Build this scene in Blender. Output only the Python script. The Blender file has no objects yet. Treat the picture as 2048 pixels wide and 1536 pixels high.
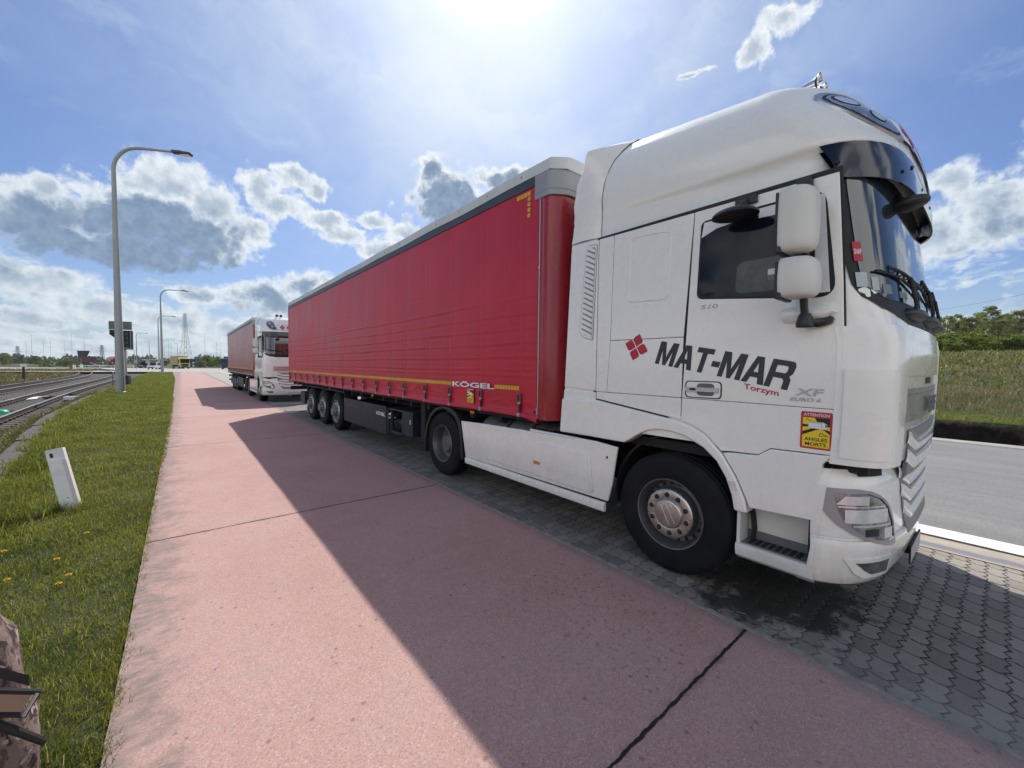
import bpy, bmesh, math, random
import numpy as np
from mathutils import Vector, Matrix
rad = math.radians
random.seed(7)
rng = np.random.default_rng(7)
S = bpy.context.scene
COL = S.collection

# ------------------------------------------------------------------ camera
F_PX, YAW, PITCH, ROLL, CAM_H = 802.17, rad(39.502), rad(-2.511), rad(0.627), 1.7325
cam_d = bpy.data.cameras.new('camera')
cam_d.sensor_fit = 'HORIZONTAL'; cam_d.sensor_width = 36.0
cam_d.lens = F_PX / 2048 * 36.0
cam_d.clip_start = 0.05; cam_d.clip_end = 8000
cam = bpy.data.objects.new('camera', cam_d); COL.objects.link(cam)
_f = Vector((math.sin(YAW)*math.cos(PITCH), math.cos(YAW)*math.cos(PITCH), math.sin(PITCH)))
_r = Vector((math.cos(YAW), -math.sin(YAW), 0)); _u = _r.cross(_f)
_r2 = math.cos(ROLL)*_r + math.sin(ROLL)*_u; _u2 = -math.sin(ROLL)*_r + math.cos(ROLL)*_u
_m = Matrix((_r2, _u2, -_f)).transposed().to_4x4(); _m.translation = (0, 0, CAM_H)
cam.matrix_world = _m
S.camera = cam

# ------------------------------------------------------------------ light, exposure
SUN_AZ, SUN_EL = rad(36.5), rad(48.5)          # azimuth clockwise from +Y
SUN = Vector((math.sin(SUN_AZ)*math.cos(SUN_EL), math.cos(SUN_AZ)*math.cos(SUN_EL), math.sin(SUN_EL)))
sl = bpy.data.lights.new('sun', 'SUN'); sl.energy = 3.4; sl.angle = rad(0.53); sl.color = (1.0, .95, .87)
so = bpy.data.objects.new('sun', sl); COL.objects.link(so)
so.rotation_euler = SUN.to_track_quat('Z', 'Y').to_euler()
S.view_settings.view_transform = 'Standard'; S.view_settings.look = 'None'
S.view_settings.exposure = 0.54; S.view_settings.gamma = 1.0
S.cycles.max_bounces = 6; S.cycles.transparent_max_bounces = 12
S.cycles.use_denoising = True
S.cycles.sample_clamp_indirect = 8

# ------------------------------------------------------------------ node helpers
class NT:
    def __init__(s, tree): s.t = tree; s.n = tree.nodes; s.l = tree.links
    def node(s, ty, ins=None, **kw):
        n = s.n.new(ty)
        for k, v in kw.items(): setattr(n, k, v)
        for k, v in (ins or {}).items():
            sock = n.inputs[k]
            if isinstance(v, bpy.types.NodeSocket): s.l.new(v, sock)
            else: sock.default_value = v
        return n
    def math(s, op, a, b=0.0, c=0.0, clamp=False):
        return s.node('ShaderNodeMath', {0: a, 1: b, 2: c}, operation=op, use_clamp=clamp).outputs[0]
    def vmath(s, op, a, b=(0, 0, 0)):
        n = s.node('ShaderNodeVectorMath', {0: a, 1: b}, operation=op)
        return n.outputs['Value'] if op in ('LENGTH', 'DOT_PRODUCT', 'DISTANCE') else n.outputs[0]
    def mix(s, fac, a, b, blend='MIX'):
        n = s.n.new('ShaderNodeMix'); n.data_type = 'RGBA'; n.blend_type = blend
        for i, v in ((0, fac), (6, a), (7, b)):
            if isinstance(v, bpy.types.NodeSocket): s.l.new(v, n.inputs[i])
            else: n.inputs[i].default_value = (*v, 1) if isinstance(v, tuple) and len(v) == 3 else v
        return n.outputs[2]
    def noise(s, vec, scale, detail=4, rough=.55, dist=0.0):
        return s.node('ShaderNodeTexNoise', {'Vector': vec, 'Scale': scale, 'Detail': detail, 'Roughness': rough, 'Distortion': dist}).outputs[0]
    def vor(s, vec, scale, feature='F1', out='Distance', rnd=1.0):
        return s.node('ShaderNodeTexVoronoi', {'Vector': vec, 'Scale': scale, 'Randomness': rnd}, feature=feature).outputs[out]
    def step(s, x, a, b, lo=0.0, hi=1.0):
        return s.node('ShaderNodeMapRange', {0: x, 1: a, 2: b, 3: lo, 4: hi}, interpolation_type='SMOOTHSTEP', clamp=True).outputs[0]
    def xyz(s, v):
        n = s.node('ShaderNodeSeparateXYZ', {0: v}); return n.outputs
    def comb(s, x, y, z=0.0):
        return s.node('ShaderNodeCombineXYZ', {0: x, 1: y, 2: z}).outputs[0]

# ------------------------------------------------------------------ sky
wd = bpy.data.worlds.new('World'); S.world = wd; wd.use_nodes = True
def build_sky():
    t = NT(wd.node_tree); bg = wd.node_tree.nodes['Background']
    nis = t.node('ShaderNodeTexSky', sky_type='NISHITA')
    nis.sun_disc = False; nis.sun_elevation = SUN_EL; nis.sun_rotation = SUN_AZ
    nis.air_density = 1.0; nis.dust_density = 1.2; nis.ozone_density = 1.3
    d = t.node('ShaderNodeTexCoord').outputs['Generated']
    X, Y, Z = t.xyz(d)[:3]
    az = t.math('MULTIPLY', t.math('ARCTAN2', X, Y), 57.2958)
    el = t.math('MULTIPLY', t.math('ARCSINE', Z), 57.2958)
    p0 = t.comb(az, el)
    # billowing edges: the directions are stirred before the cloud masses are looked up
    w1 = t.node('ShaderNodeTexNoise', {'Vector': p0, 'Scale': .16, 'Detail': 6, 'Roughness': .60}).outputs['Color']
    p = t.vmath('ADD', p0, t.vmath('MULTIPLY', t.vmath('SUBTRACT', w1, (.5, .5, .5)), (5.2, 4.0, 0)))
    # centre azimuth, elevation, half widths, how dark its shaded base is
    masses = [(-10.1,13.1,4.6,3.2,.9),(-9.0,15.6,1.9,1.6,.3),(-2.2,14.6,7.6,3.6,1.0),(-1.0,18.7,4.6,2.6,.25),(3.3,17.4,2.9,2.7,.3),(3.6,13.2,4.6,2.2,.6),(-4.2,11.2,7.4,1.9,1.0),
      (8.2,20.0,2.8,2.2,.15),(11.3,21.9,2.4,1.6,.15),(13.3,21.2,1.3,1.9,.1),(9.9,18.8,3.2,1.5,.2),
      (29.4,22.6,4.0,3.6,1.0),(28.3,25.2,2.1,2.0,.8),(37.2,24.4,4.2,1.6,.7),(33,20.5,8,3.0,1.0),(25.2,17.2,4.7,1.6,.3),(17.0,16.0,4.3,1.5,.25),
      (12.9,10.3,3.5,1.9,.6),(7.5,8.0,5.9,2.2,.7),(1.8,7.4,3.7,1.6,.4),(9.5,6.6,3.3,1.4,.6),(16.5,8.4,3.4,1.8,.7),
      (86.8,17.4,2.3,2.0,.1),(89.5,14.0,3.6,3.9,.45),(85.4,12.4,3.2,2.7,.4),(94,18.3,4,3.4,.2),
      (71.9,35.0,3.4,1.2,-.4),(68.9,33.3,2.4,1.6,-.4),(62.9,33.0,2.0,.4,-.4),
      (-10.5,7.2,4.4,1.5,.3),(-11,3.9,3.8,1.3,.4),(-5.6,5.2,3.0,1.5,.3),(-1.0,4.6,5.2,1.3,.4),(5.5,4.0,4.5,1.0,.4),(12,3.6,5,1.0,.4),
      (6.3,15.6,3.2,2.2,.35),(14.8,17.6,3,1.7,.2),(20.5,18.6,2.6,1.2,.2),(21.5,14.6,4,1.6,.3),(-17,10,7,3,.7),(-24,14,8,4,.6),(-21,5,8,2,.5),(104,12,8,5,.5),(101,5.5,10,2,.3)]
    D = None; K = None
    for a, e, ra, re, dk in masses:
        q = t.vmath('MULTIPLY', t.vmath('SUBTRACT', p, (a, e, 0)), (.74/ra, .74/re, 0))
        s = t.math('SUBTRACT', 1.0, t.vmath('LENGTH', q))
        D = s if D is None else t.math('SMOOTH_MAX', D, s, .25)
        if dk > 0:
            k = t.math('MULTIPLY', t.math('ADD', t.math('ADD', s, .06), t.vmath('DOT_PRODUCT', q, (.12, -.42, 0))), dk)
            K = k if K is None else t.math('MAXIMUM', K, k)
    bil = t.node('ShaderNodeTexVoronoi', {'Vector': t.vmath('ADD', p0, t.vmath('MULTIPLY', t.vmath('SUBTRACT', w1, (.5,.5,.5)), (2.5, 2.5, 0))), 'Scale': .55, 'Detail': 3, 'Roughness': .55}, feature='F1').outputs['Distance']
    n2 = t.noise(p0, .9, 6, .62)
    Df = t.math('ADD', D, t.math('MULTIPLY', t.math('SUBTRACT', .42, bil), .34))
    Df = t.math('ADD', Df, t.math('MULTIPLY', t.math('SUBTRACT', n2, .5), .42))
    # broken rows of cloud low down, and unseen bright cloud added behind the camera to fill the shaded sides
    low = t.math('MULTIPLY', t.math('SUBTRACT', t.noise(t.vmath('MULTIPLY', p, (.13, .42, 0)), 1.0, 6, .6), t.step(el, 2, 13, .42, .60)), 2.6)
    low = t.math('SUBTRACT', low, t.step(el, 10, 15, 0, 2))
    back = t.math('MULTIPLY', t.math('SUBTRACT', t.noise(d, 2.6, 8, .6), .43), 2.4)
    back = t.math('SUBTRACT', back, t.math('ADD', t.step(t.vmath('DOT_PRODUCT', d, (-.64, -.77, 0)), .15, -.2, 0, 3), t.step(el, 40, 62, 0, 2)))
    Df = t.math('MAXIMUM', Df, t.math('MAXIMUM', low, back))
    alpha = t.step(Df, -.04, .30)
    # base colours: clear sky, whiter towards the sun and the horizon
    toward = t.vmath('DOT_PRODUCT', d, tuple(SUN))
    ang = t.math('MULTIPLY', t.math('ARCCOSINE', t.math('MINIMUM', toward, 1.0)), 57.2958)
    sky = t.mix(1.0, nis.outputs[0], (.47, .575, .78), 'MULTIPLY')
    # thin high veil round the sun, streaky, with the faint ring at 22 degrees
    st = t.noise(t.vmath('MULTIPLY', t.vmath('ADD', p0, t.vmath('MULTIPLY', t.vmath('SUBTRACT', w1, (.5,.5,.5)), (14, 10, 0))), (.045, .10, 0)), 1.0, 6, .6)
    veil = t.math('MULTIPLY', t.step(ang, 54, 16), t.step(st, .30, .68, .30, 1.0))
    ring = t.math('MULTIPLY', t.step(ang, 20.5, 22.0), t.step(ang, 25.0, 22.3))
    veil = t.math('ADD', veil, t.math('MULTIPLY', ring, .11), clamp=True)
    veilc = t.mix(t.step(ang, 34, 11), (3.5, 4.4, 5.9), (6.2, 6.7, 7.2))
    sky = t.mix(t.math('MULTIPLY', veil, .95), sky, veilc)
    wisps = t.math('MULTIPLY', t.step(t.noise(t.vmath('MULTIPLY', p, (.10, .22, 0)), 1.0, 7, .66), .52, .78), t.step(el, 6, 22))
    sky = t.mix(t.math('MULTIPLY', wisps, .30), sky, (5.0, 5.7, 6.6))
    hz = t.step(el, 11, 0)
    sky = t.mix(t.math('MULTIPLY', hz, .75), sky, (3.4, 4.3, 5.0))
    # cumulus: thin edges are bright, deep parts grey-blue
    dark = t.step(t.math('ADD', K, t.math('MULTIPLY', t.math('SUBTRACT', .42, bil), .34)), .06, .46)
    dark = t.math('MULTIPLY', dark, t.step(el, 1, 9, .35, 1.0))
    sunny = t.step(ang, 75, 25)
    rim = t.mix(sunny, (5.0, 5.6, 6.0), (6.6, 6.9, 7.1))
    base = t.mix(t.step(n2, .3, .7), (1.35, 1.95, 2.85), (2.0, 2.65, 3.6))
    bk = t.step(t.vmath('DOT_PRODUCT', d, (-.64, -.77, 0)), -.05, .3)
    rim = t.mix(bk, rim, (9.2, 9.3, 9.1))  # added rear cloud whitened so it throws more light on shaded faces
    mid = t.step(t.math('ADD', Df, t.math('MULTIPLY', t.math('SUBTRACT', .5, n2), 1.1)), .10, .75)
    mid = t.math('MULTIPLY', mid, t.step(bil, .12, .50, .35, 1.0))
    mid = t.math('MULTIPLY', mid, t.math('SUBTRACT', 1.0, t.math('MULTIPLY', bk, .7)))
    cl = t.mix(t.math('MULTIPLY', mid, .80), rim, (2.5, 3.15, 3.95))
    cl = t.mix(dark, cl, base)
    sky = t.mix(t.math('MULTIPLY', alpha, .94), sky, cl)
    # glare of the sun itself through the veil
    gl = t.math('MULTIPLY', t.math('POWER', t.step(ang, 15, 0), 3.0), 16.0)
    sky = t.mix(1.0, sky, t.comb(gl, gl, t.math('MULTIPLY', gl, .95)), 'ADD')
    t.l.new(sky, bg.inputs['Color']); bg.inputs['Strength'].default_value = .1
build_sky()
wd.cycles.sampling_method = 'MANUAL'; wd.cycles.sample_map_resolution = 1024

def base_mat(name):
    m = bpy.data.materials.new(name); m.use_nodes = True
    t = NT(m.node_tree); b = m.node_tree.nodes['Principled BSDF']
    return m, t, b
def M(name, col, rough=.5, metal=0.0, coat=0.0, var=.08, vs=3.0, bump=0.0, bs=200.0, spec=.5, dirt=None, dirt_amt=.4, dirt_s=1.2):
    """a surface with a little unevenness of its own"""
    m, t, b = base_mat(name)
    p = t.node('ShaderNodeTexCoord').outputs['Object']
    n = t.noise(p, vs, 5, .6)
    k = t.step(n, .25, .75, 1 - var, 1 + var)
    c = t.mix(1.0, (*col, 1) if len(col) == 3 else col, t.comb(k, k, k), 'MULTIPLY')
    if dirt:
        d = t.math('MULTIPLY', t.step(t.noise(p, dirt_s, 6, .65), .45, .75), dirt_amt)
        c = t.mix(d, c, dirt)
    t.l.new(c, b.inputs['Base Color'])
    r = t.step(t.noise(p, vs*4, 3, .6), .2, .8, max(0, rough - .05), min(1, rough + .05))
    t.l.new(r, b.inputs['Roughness'])
    b.inputs['Metallic'].default_value = metal
    b.inputs['Coat Weight'].default_value = coat; b.inputs['Coat Roughness'].default_value = .08
    b.inputs['Specular IOR Level'].default_value = spec
    if bump:
        bn = t.node('ShaderNodeBump', {'Height': t.noise(p, bs, 2, .5), 'Strength': bump, 'Distance': .002})
        t.l.new(bn.outputs[0], b.inputs['Normal'])
    return m

MT = {}
MT['paint'] = M('white_truck_paint', (.88, .865, .82), .28, 0, .8, .010, 2.0, .03, 420, dirt=(.60, .57, .50), dirt_amt=.05, dirt_s=.8)
def road_film(m, col, amt):
    """spray and dust thrown up on to the lowest bodywork"""
    t = NT(m.node_tree); b = m.node_tree.nodes['Principled BSDF']; p = t.node('ShaderNodeTexCoord').outputs['Object']; z = t.xyz(p)[2]
    f = t.math('MULTIPLY', t.step(t.math('ADD', z, t.math('MULTIPLY', t.math('SUBTRACT', t.noise(p, 2.5, 6, .65), .5), 1.1)), 1.15, .25), amt)
    f = t.math('MULTIPLY', f, t.step(t.noise(t.vmath('MULTIPLY', p, (1, 14, 2)), 1.5, 5, .7), .25, .7, .45, 1.0))
    old = b.inputs['Base Color'].links[0].from_socket; t.l.new(t.mix(f, old, col), b.inputs['Base Color'])
road_film(MT['paint'], (.38, .34, .28), .42)
MT['paint_step'] = M('white_step_plastic', (.66, .66, .62), .45, 0, 0, .06, 4, .1, 300, dirt=(.35, .33, .28), dirt_amt=.4)
MT['seal'] = M('black_rubber_seal', (.012, .012, .013), .6, 0, 0)
MT['blackpl'] = M('black_plastic', (.018, .019, .022), .42, 0, 0, .2, 6, .15, 500)
MT['visor'] = M('dark_smoked_visor', (.006, .009, .02), .16, 0, .6, .1, 3)
MT['glass'] = M('dark_tinted_glass', (.006, .010, .018), .03, 0, 0, .05, 2, spec=.28)
MT['glassw'] = M('windscreen_glass', (.02, .028, .032), .03, 0, 0, .1, 2, spec=.6)
MT['glassw'].node_tree.nodes['Principled BSDF'].inputs['IOR'].default_value = 1.95
MT['grey'] = M('grey_plastic', (.14, .145, .15), .5, 0, 0, .1, 5, .2, 400)
MT['silver'] = M('satin_silver_trim', (.55, .55, .56), .33, .85, 0, .05, 4)
MT['chrome'] = M('chrome', (.75, .75, .76), .12, 1, 0, .03, 4)
MT['alu'] = M('dull_aluminium', (.46, .47, .48), .42, .8, 0, .12, 5, dirt=(.12, .11, .1), dirt_amt=.45)
MT['rim'] = M('dusty_painted_steel_rim', (.16, .16, .165), .45, .5, 0, .2, 8, dirt=(.06, .055, .05), dirt_amt=.6, dirt_s=4)
MT['hub'] = M('brushed_steel_hub', (.52, .49, .46), .3, .9, 0, .08, 10)
MT['dark'] = M('dark_underbody', (.012, .012, .013), .75, 0, 0, .3, 4)
MT['redwall'] = M('red_painted_bulkhead', (.33, .012, .022), .3, 0, .3, .06, 2)
MT['greycap'] = M('grey_painted_cap', (.30, .32, .35), .4, 0, .1, .05, 3)
MT['rooftarp'] = M('pale_roof_tarpaulin', (.62, .63, .62), .55, 0, 0, .08, 3)
MT['railgrey'] = M('dark_grey_roof_rail', (.05, .065, .075), .45, 0, 0, .1, 3)
MT['tape'] = M('yellow_reflective_tape', (.72, .40, .03), .45, 0, 0, .1, 30)
MT['letter'] = M('charcoal_lettering', (.032, .036, .042), .45)
MT['red'] = M('red_lettering', (.48, .022, .045), .45)
MT['white'] = M('white_lettering', (.78, .78, .80), .5)
MT['yellow'] = M('yellow_sticker', (.85, .62, .02), .45)
MT['black'] = M('black_sticker', (.012, .012, .012), .45)
MT['amber'] = M('amber_lens', (.62, .19, .02), .2, 0, .4)
MT['redlens'] = M('red_lens', (.5, .02, .02), .2, 0, .4)
MT['lampgl'] = M('lamp_reflector', (.66, .68, .70), .2, .35, .6, .2, 9)
MT['greytrim'] = M('mauve_grey_trim', (.34, .32, .34), .38, .3, .2, .04, 4)
MT['belt'] = M('black_webbing', (.02, .018, .02), .7)
MT['guard'] = M('anthracite_side_guard', (.014, .018, .028), .5, 0, 0, .08, 2)

def tyre_mat():
    m, t, b = base_mat('tyre_rubber')
    p = t.node('ShaderNodeTexCoord').outputs['Object']
    n = t.noise(p, 5, 6, .65); n2 = t.noise(p, 40, 3, .6)
    c = t.mix(t.step(n, .4, .75), (.006, .007, .009), (.017, .017, .018))
    c = t.mix(t.math('MULTIPLY', t.step(n2, .6, .8), .25), c, (.04, .038, .036))
    t.l.new(c, b.inputs['Base Color'])
    t.l.new(t.step(n, .3, .7, .55, .8), b.inputs['Roughness'])
    b.inputs['Specular IOR Level'].default_value = .22
    bn = t.node('ShaderNodeBump', {'Height': n2, 'Strength': .15, 'Distance': .004})
    t.l.new(bn.outputs[0], b.inputs['Normal'])
    return m
MT['tyre'] = tyre_mat()

def curtain_mat(name, col, rough):
    m, t, b = base_mat(name)
    p = t.node('ShaderNodeTexCoord').outputs['Object']
    n = t.noise(p, .8, 5, .6)
    c = t.mix(t.step(n, .3, .75), col, tuple(min(1, x*1.25 + .008) for x in col))
    d = t.step(t.noise(t.vmath('MULTIPLY', p, (1, 2.2, 9)), 2.5, 5, .7), .62, .8)
    c = t.mix(t.math('MULTIPLY', d, .18), c, (.30, .20, .19))
    t.l.new(c, b.inputs['Base Color'])
    t.l.new(t.step(n, .2, .8, rough - .05, rough + .06), b.inputs['Roughness'])
    bn = t.node('ShaderNodeBump', {'Height': t.noise(p, 6, 6, .6), 'Strength': .25, 'Distance': .02})
    t.l.new(bn.outputs[0], b.inputs['Normal'])
    b.inputs['Specular IOR Level'].default_value = .45
    return m
MT['curtain'] = curtain_mat('red_curtain_tarpaulin', (.47, .013, .034), .40)
MT['curtain_faded'] = curtain_mat('faded_red_curtain_tarpaulin', (.33, .06, .062), .32)

# ------------------------------------------------------------------ mesh helper
class MB:
    def __init__(s): s.v = []; s.f = []; s.m = []
    def add(s, vs, fs, mi=0):
        o = len(s.v); s.v += [tuple(v) for v in vs]
        for f in fs: s.f.append([i + o for i in f]); s.m.append(mi)
        return s
    def box(s, x0, x1, y0, y1, z0, z1, mi=0):
        return s.add([(x0,y0,z0),(x1,y0,z0),(x1,y1,z0),(x0,y1,z0),(x0,y0,z1),(x1,y0,z1),(x1,y1,z1),(x0,y1,z1)],
                     [(3,2,1,0),(4,5,6,7),(0,1,5,4),(1,2,6,5),(2,3,7,6),(3,0,4,7)], mi)
    def prism(s, pts, vec, mi=0):
        n = len(pts); a = [Vector(p) for p in pts]; v = Vector(vec)
        return s.add([*a, *[p + v for p in a]], [tuple(range(n-1, -1, -1)), tuple(range(n, 2*n))] +
                     [(i, (i+1) % n, n + (i+1) % n, n + i) for i in range(n)], mi)
    def plate(s, yz, x0, x1, mi=0, g=0.0):
        if g: yz = grow(yz, g)
        return s.prism([(x0, y, z) for y, z in yz], (x1 - x0, 0, 0), mi)
    def tube(s, pts, r, n=8, mi=0, cap=True):
        pts = [Vector(p) for p in pts]; rs = r if isinstance(r, (list, tuple)) else [r]*len(pts)
        rings = []; prev = None
        for i, p in enumerate(pts):
            d = (pts[min(i+1, len(pts)-1)] - pts[max(i-1, 0)]).normalized()
            a = prev - d*prev.dot(d) if prev is not None else d.orthogonal()
            if a.length < 1e-6: a = d.orthogonal()
            a.normalize(); prev = a; b = d.cross(a)
            rings.append([p + rs[i]*(math.cos(2*math.pi*k/n)*a + math.sin(2*math.pi*k/n)*b) for k in range(n)])
        vs = [v for q in rings for v in q]; fs = []
        for i in range(len(pts)-1):
            for k in range(n): fs.append((i*n+k, i*n+(k+1) % n, (i+1)*n+(k+1) % n, (i+1)*n+k))
        if cap: fs += [tuple(range(n-1, -1, -1)), tuple((len(pts)-1)*n + k for k in range(n))]
        return s.add(vs, fs, mi)
    def lathe(s, prof, c, n=32, mi=0, axis='x'):
        """prof: (radius, position along axis)"""
        vs = []; fs = []
        for r, a in prof:
            for k in range(n):
                t = 2*math.pi*k/n; p, q = r*math.cos(t), r*math.sin(t)
                vs.append((c[0]+a, c[1]+p, c[2]+q) if axis == 'x' else (c[0]+p, c[1]+a, c[2]+q) if axis == 'y' else (c[0]+p, c[1]+q, c[2]+a))
        for i in range(len(prof)-1):
            for k in range(n): fs.append((i*n+k, i*n+(k+1) % n, (i+1)*n+(k+1) % n, (i+1)*n+k))
        return s.add(vs, fs, mi)
    def grid(s, P, mi=0):
        r = len(P); c = len(P[0])
        return s.add([p for q in P for p in q], [(i*c+j, i*c+j+1, (i+1)*c+j+1, (i+1)*c+j) for i in range(r-1) for j in range(c-1)], mi)
    def mesh(s, mesh, mi=0):
        return s.add([v.co for v in mesh.vertices], [tuple(p.vertices) for p in mesh.polygons], mi)
    def build(s, name, mats, parent=None, smooth=40, bevel=None, recalc=True, loc=None):
        me = bpy.data.meshes.new(name)
        me.from_pydata([tuple(v) for v in s.v], [], s.f)
        for m in (mats if isinstance(mats, list) else [mats]): me.materials.append(MT[m] if isinstance(m, str) else m)
        me.polygons.foreach_set('material_index', s.m)
        if recalc:
            bm = bmesh.new(); bm.from_mesh(me); bmesh.ops.recalc_face_normals(bm, faces=bm.faces); bm.to_mesh(me); bm.free()
        if smooth:
            me.shade_smooth(); me.set_sharp_from_angle(angle=rad(smooth))
        me.update()
        o = bpy.data.objects.new(name, me); COL.objects.link(o)
        if parent: o.parent = parent
        if loc: o.location = loc
        if bevel:
            b = o.modifiers.new('bevel', 'BEVEL'); b.width = bevel[0]; b.segments = bevel[1]; b.limit_method = 'ANGLE'; b.angle_limit = rad(35)
            b.harden_normals = True
        return o

def grow(pts, d):
    """push every side of a polygon outwards by d"""
    n = len(pts); A = sum(pts[i][0]*pts[(i+1) % n][1] - pts[(i+1) % n][0]*pts[i][1] for i in range(n)); sg = 1 if A > 0 else -1; out = []
    for i in range(n):
        p = Vector(pts[i]); a = (p - Vector(pts[i-1])).normalized(); b = (Vector(pts[(i+1) % n]) - p).normalized()
        na, nb = Vector((a.y, -a.x))*sg, Vector((b.y, -b.x))*sg; m = na + nb
        m = m.normalized()/max(.4, m.normalized().dot(na)) if m.length > 1e-6 else na
        out.append(tuple(p + m*d))
    return out
def thing(name, label, cat, loc=(0, 0, 0), rz=0.0, group=None):
    o = bpy.data.objects.new(name, None); COL.objects.link(o); o.location = loc; o.rotation_euler = (0, 0, rz)
    o.empty_display_size = .2
    return tag(o, label, cat, group)
def tag(o, label, cat, group=None):
    o['label'] = label; o['category'] = cat
    if group: o['group'] = group
    return o
def kind(o, k='structure'):
    o['kind'] = k; return o
def kids(o): return [c for c in COL.objects if c.parent == o]
def copy_tree(o, parent=None, skip=()):
    c = o.copy(); COL.objects.link(c); c.parent = parent
    for ch in kids(o):
        if ch.name.split('.')[0] in skip: continue
        copy_tree(ch, c, skip)
    return c
def rnd_poly(pts, r, n=5):
    """round the corners of a 2-D polygon; r is a radius or one per corner"""
    out = []; N = len(pts)
    for i, p in enumerate(pts):
        rr = r[i] if isinstance(r, (list, tuple)) else r
        p = Vector(p); a = Vector(pts[i-1]) - p; b = Vector(pts[(i+1) % N]) - p
        if rr <= 0: out.append(tuple(p)); continue
        d = min(rr, a.length*.48, b.length*.48)
        A = p + a.normalized()*d; B = p + b.normalized()*d
        for k in range(n + 1):
            t = k/n; out.append(tuple((1-t)**2*A + 2*t*(1-t)*p + t*t*B))
    return out
def text_mesh(body, size=1.0, bold=0.0, shear=0.0, space=1.0, depth=0.0):
    cu = bpy.data.curves.new('txt', 'FONT'); cu.body = body; cu.size = size; cu.offset = bold; cu.shear = shear
    cu.space_character = space; cu.extrude = depth; cu.align_x = 'LEFT'; cu.resolution_u = 4
    ob = bpy.data.objects.new('txt', cu); COL.objects.link(ob)
    dg = bpy.context.evaluated_depsgraph_get(); dg.update()
    me = bpy.data.meshes.new_from_object(ob.evaluated_get(dg))
    bpy.data.objects.remove(ob); bpy.data.curves.remove(cu)
    return me
def put_text(mb, body, org, u, v, width, height, mi=0, bold=.0, shear=0.0, space=1.0, depth=0.0):
    """lay lettering of the given width and cap height at org along the unit directions u (reading) and v (up)"""
    me = text_mesh(body, 1.0, bold, shear, space, depth)
    xs = [w.co.x for w in me.vertices]; ys = [w.co.y for w in me.vertices]
    x0, x1, y0, y1 = min(xs), max(xs), min(ys), max(ys)
    u = Vector(u); v = Vector(v); n = u.cross(v); org = Vector(org)
    vs = [org + u*((w.co.x - x0)/(x1 - x0)*width) + v*((w.co.y - y0)/(y1 - y0)*height) + n*(w.co.z) for w in me.vertices]
    mb.add(vs, [tuple(p.vertices) for p in me.polygons], mi)
    bpy.data.meshes.remove(me)

# ================================================================== the tractor unit
def lerp(a, b, t): return a + (b - a)*t
def interp(x, pts): return float(np.interp(x, [p[0] for p in pts], [p[1] for p in pts]))
CAB_W = 1.235
def cab_front(r, z):
    yf = interp(z, [(1.0, .03), (1.35, .015), (1.9, .01), (2.06, .035), (3.06, .18)])
    a = abs(r); p = interp(z, [(1.0, 20), (1.9, 20), (2.2, 8), (3.1, 8)])
    y = yf + .055*a*a + .30*(1 - math.sqrt(max(0.0, 1 - a**p)))
    return Vector((CAB_W*r, y, z))
def bumper_front(r, z):
    w = interp(z, [(.33, 1.20), (.36, 1.235), (.42, 1.25), (.6, 1.25), (.66, 1.24), (1.2, 1.238)])
    yf = interp(z, [(.33, .12), (.36, .08), (.42, .055), (.60, .03), (.66, .04), (.95, .045), (1.2, .06)])
    a = abs(r)
    y = yf + .05*a*a + .36*(1 - math.sqrt(max(0.0, 1 - a**5.5)))
    return Vector((w*r, y, z))
def roof_pt(u, z):
    """u: 0 front centre .. 1 front corner .. 2 rear end of the side (half outline)"""
    w = interp(z, [(2.97, 1.205), (3.12, 1.21), (3.16, 1.232), (3.26, 1.235), (3.4, 1.21), (3.52, 1.165), (3.62, 1.115), (3.70, 1.055), (3.76, .97), (3.81, .82), (3.84, .55), (3.85, .05)])
    yf = interp(z, [(2.97, .16), (3.12, .13), (3.16, .095), (3.22, .10), (3.3, .115), (3.45, .17), (3.55, .235), (3.62, .275), (3.70, .325), (3.76, .39), (3.81, .52), (3.84, .8), (3.85, 1.3)])
    L = interp(z, [(2.97, .40), (3.18, .41), (3.285, .5), (3.48, .56), (3.62, .56), (3.85, .4)]); p = interp(z, [(2.97, 4.6), (3.18, 4.4), (3.285, 3.35), (3.48, 2.75), (3.62, 2.55), (3.85, 2.3)])
    if u <= 1:
        a = math.sin(u*math.pi/2)**(2/p) if u > 0 else 0.0
        y = yf + .02*a*a + L*(1 - math.sqrt(max(0.0, 1 - a**p)))
        x = w*a
    else:
        x = w; y = lerp(yf + .02 + L, 2.40, u - 1)
        if z < 3.24: x -= .02*max(0, (y - 1.0)/1.4)*(1 if z > 3.14 else 0)
    k = min(1, max(0, (z - 3.05)/.35))
    z2 = z + .105*(y - .55)*k if y > .55 else z
    y2 = y + (.16 - .13*(z - 2.97)/.9)*max(0, (y - 1.6)/.8)
    return Vector((x, y2, z2))
def off_pt(fn, a, z, off, sgn=1):
    e = 1e-3
    p = fn(a, z); du = fn(a + e, z) - fn(a - e, z); dz = fn(a, z + e) - fn(a, z - e)
    n = du.cross(dz)
    if n.length < 1e-12: n = Vector((0, -1, 0))
    n.normalize()
    if n.y > .02: n = -n
    q = p + n*off
    return Vector((q.x*sgn, q.y, q.z))
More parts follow.
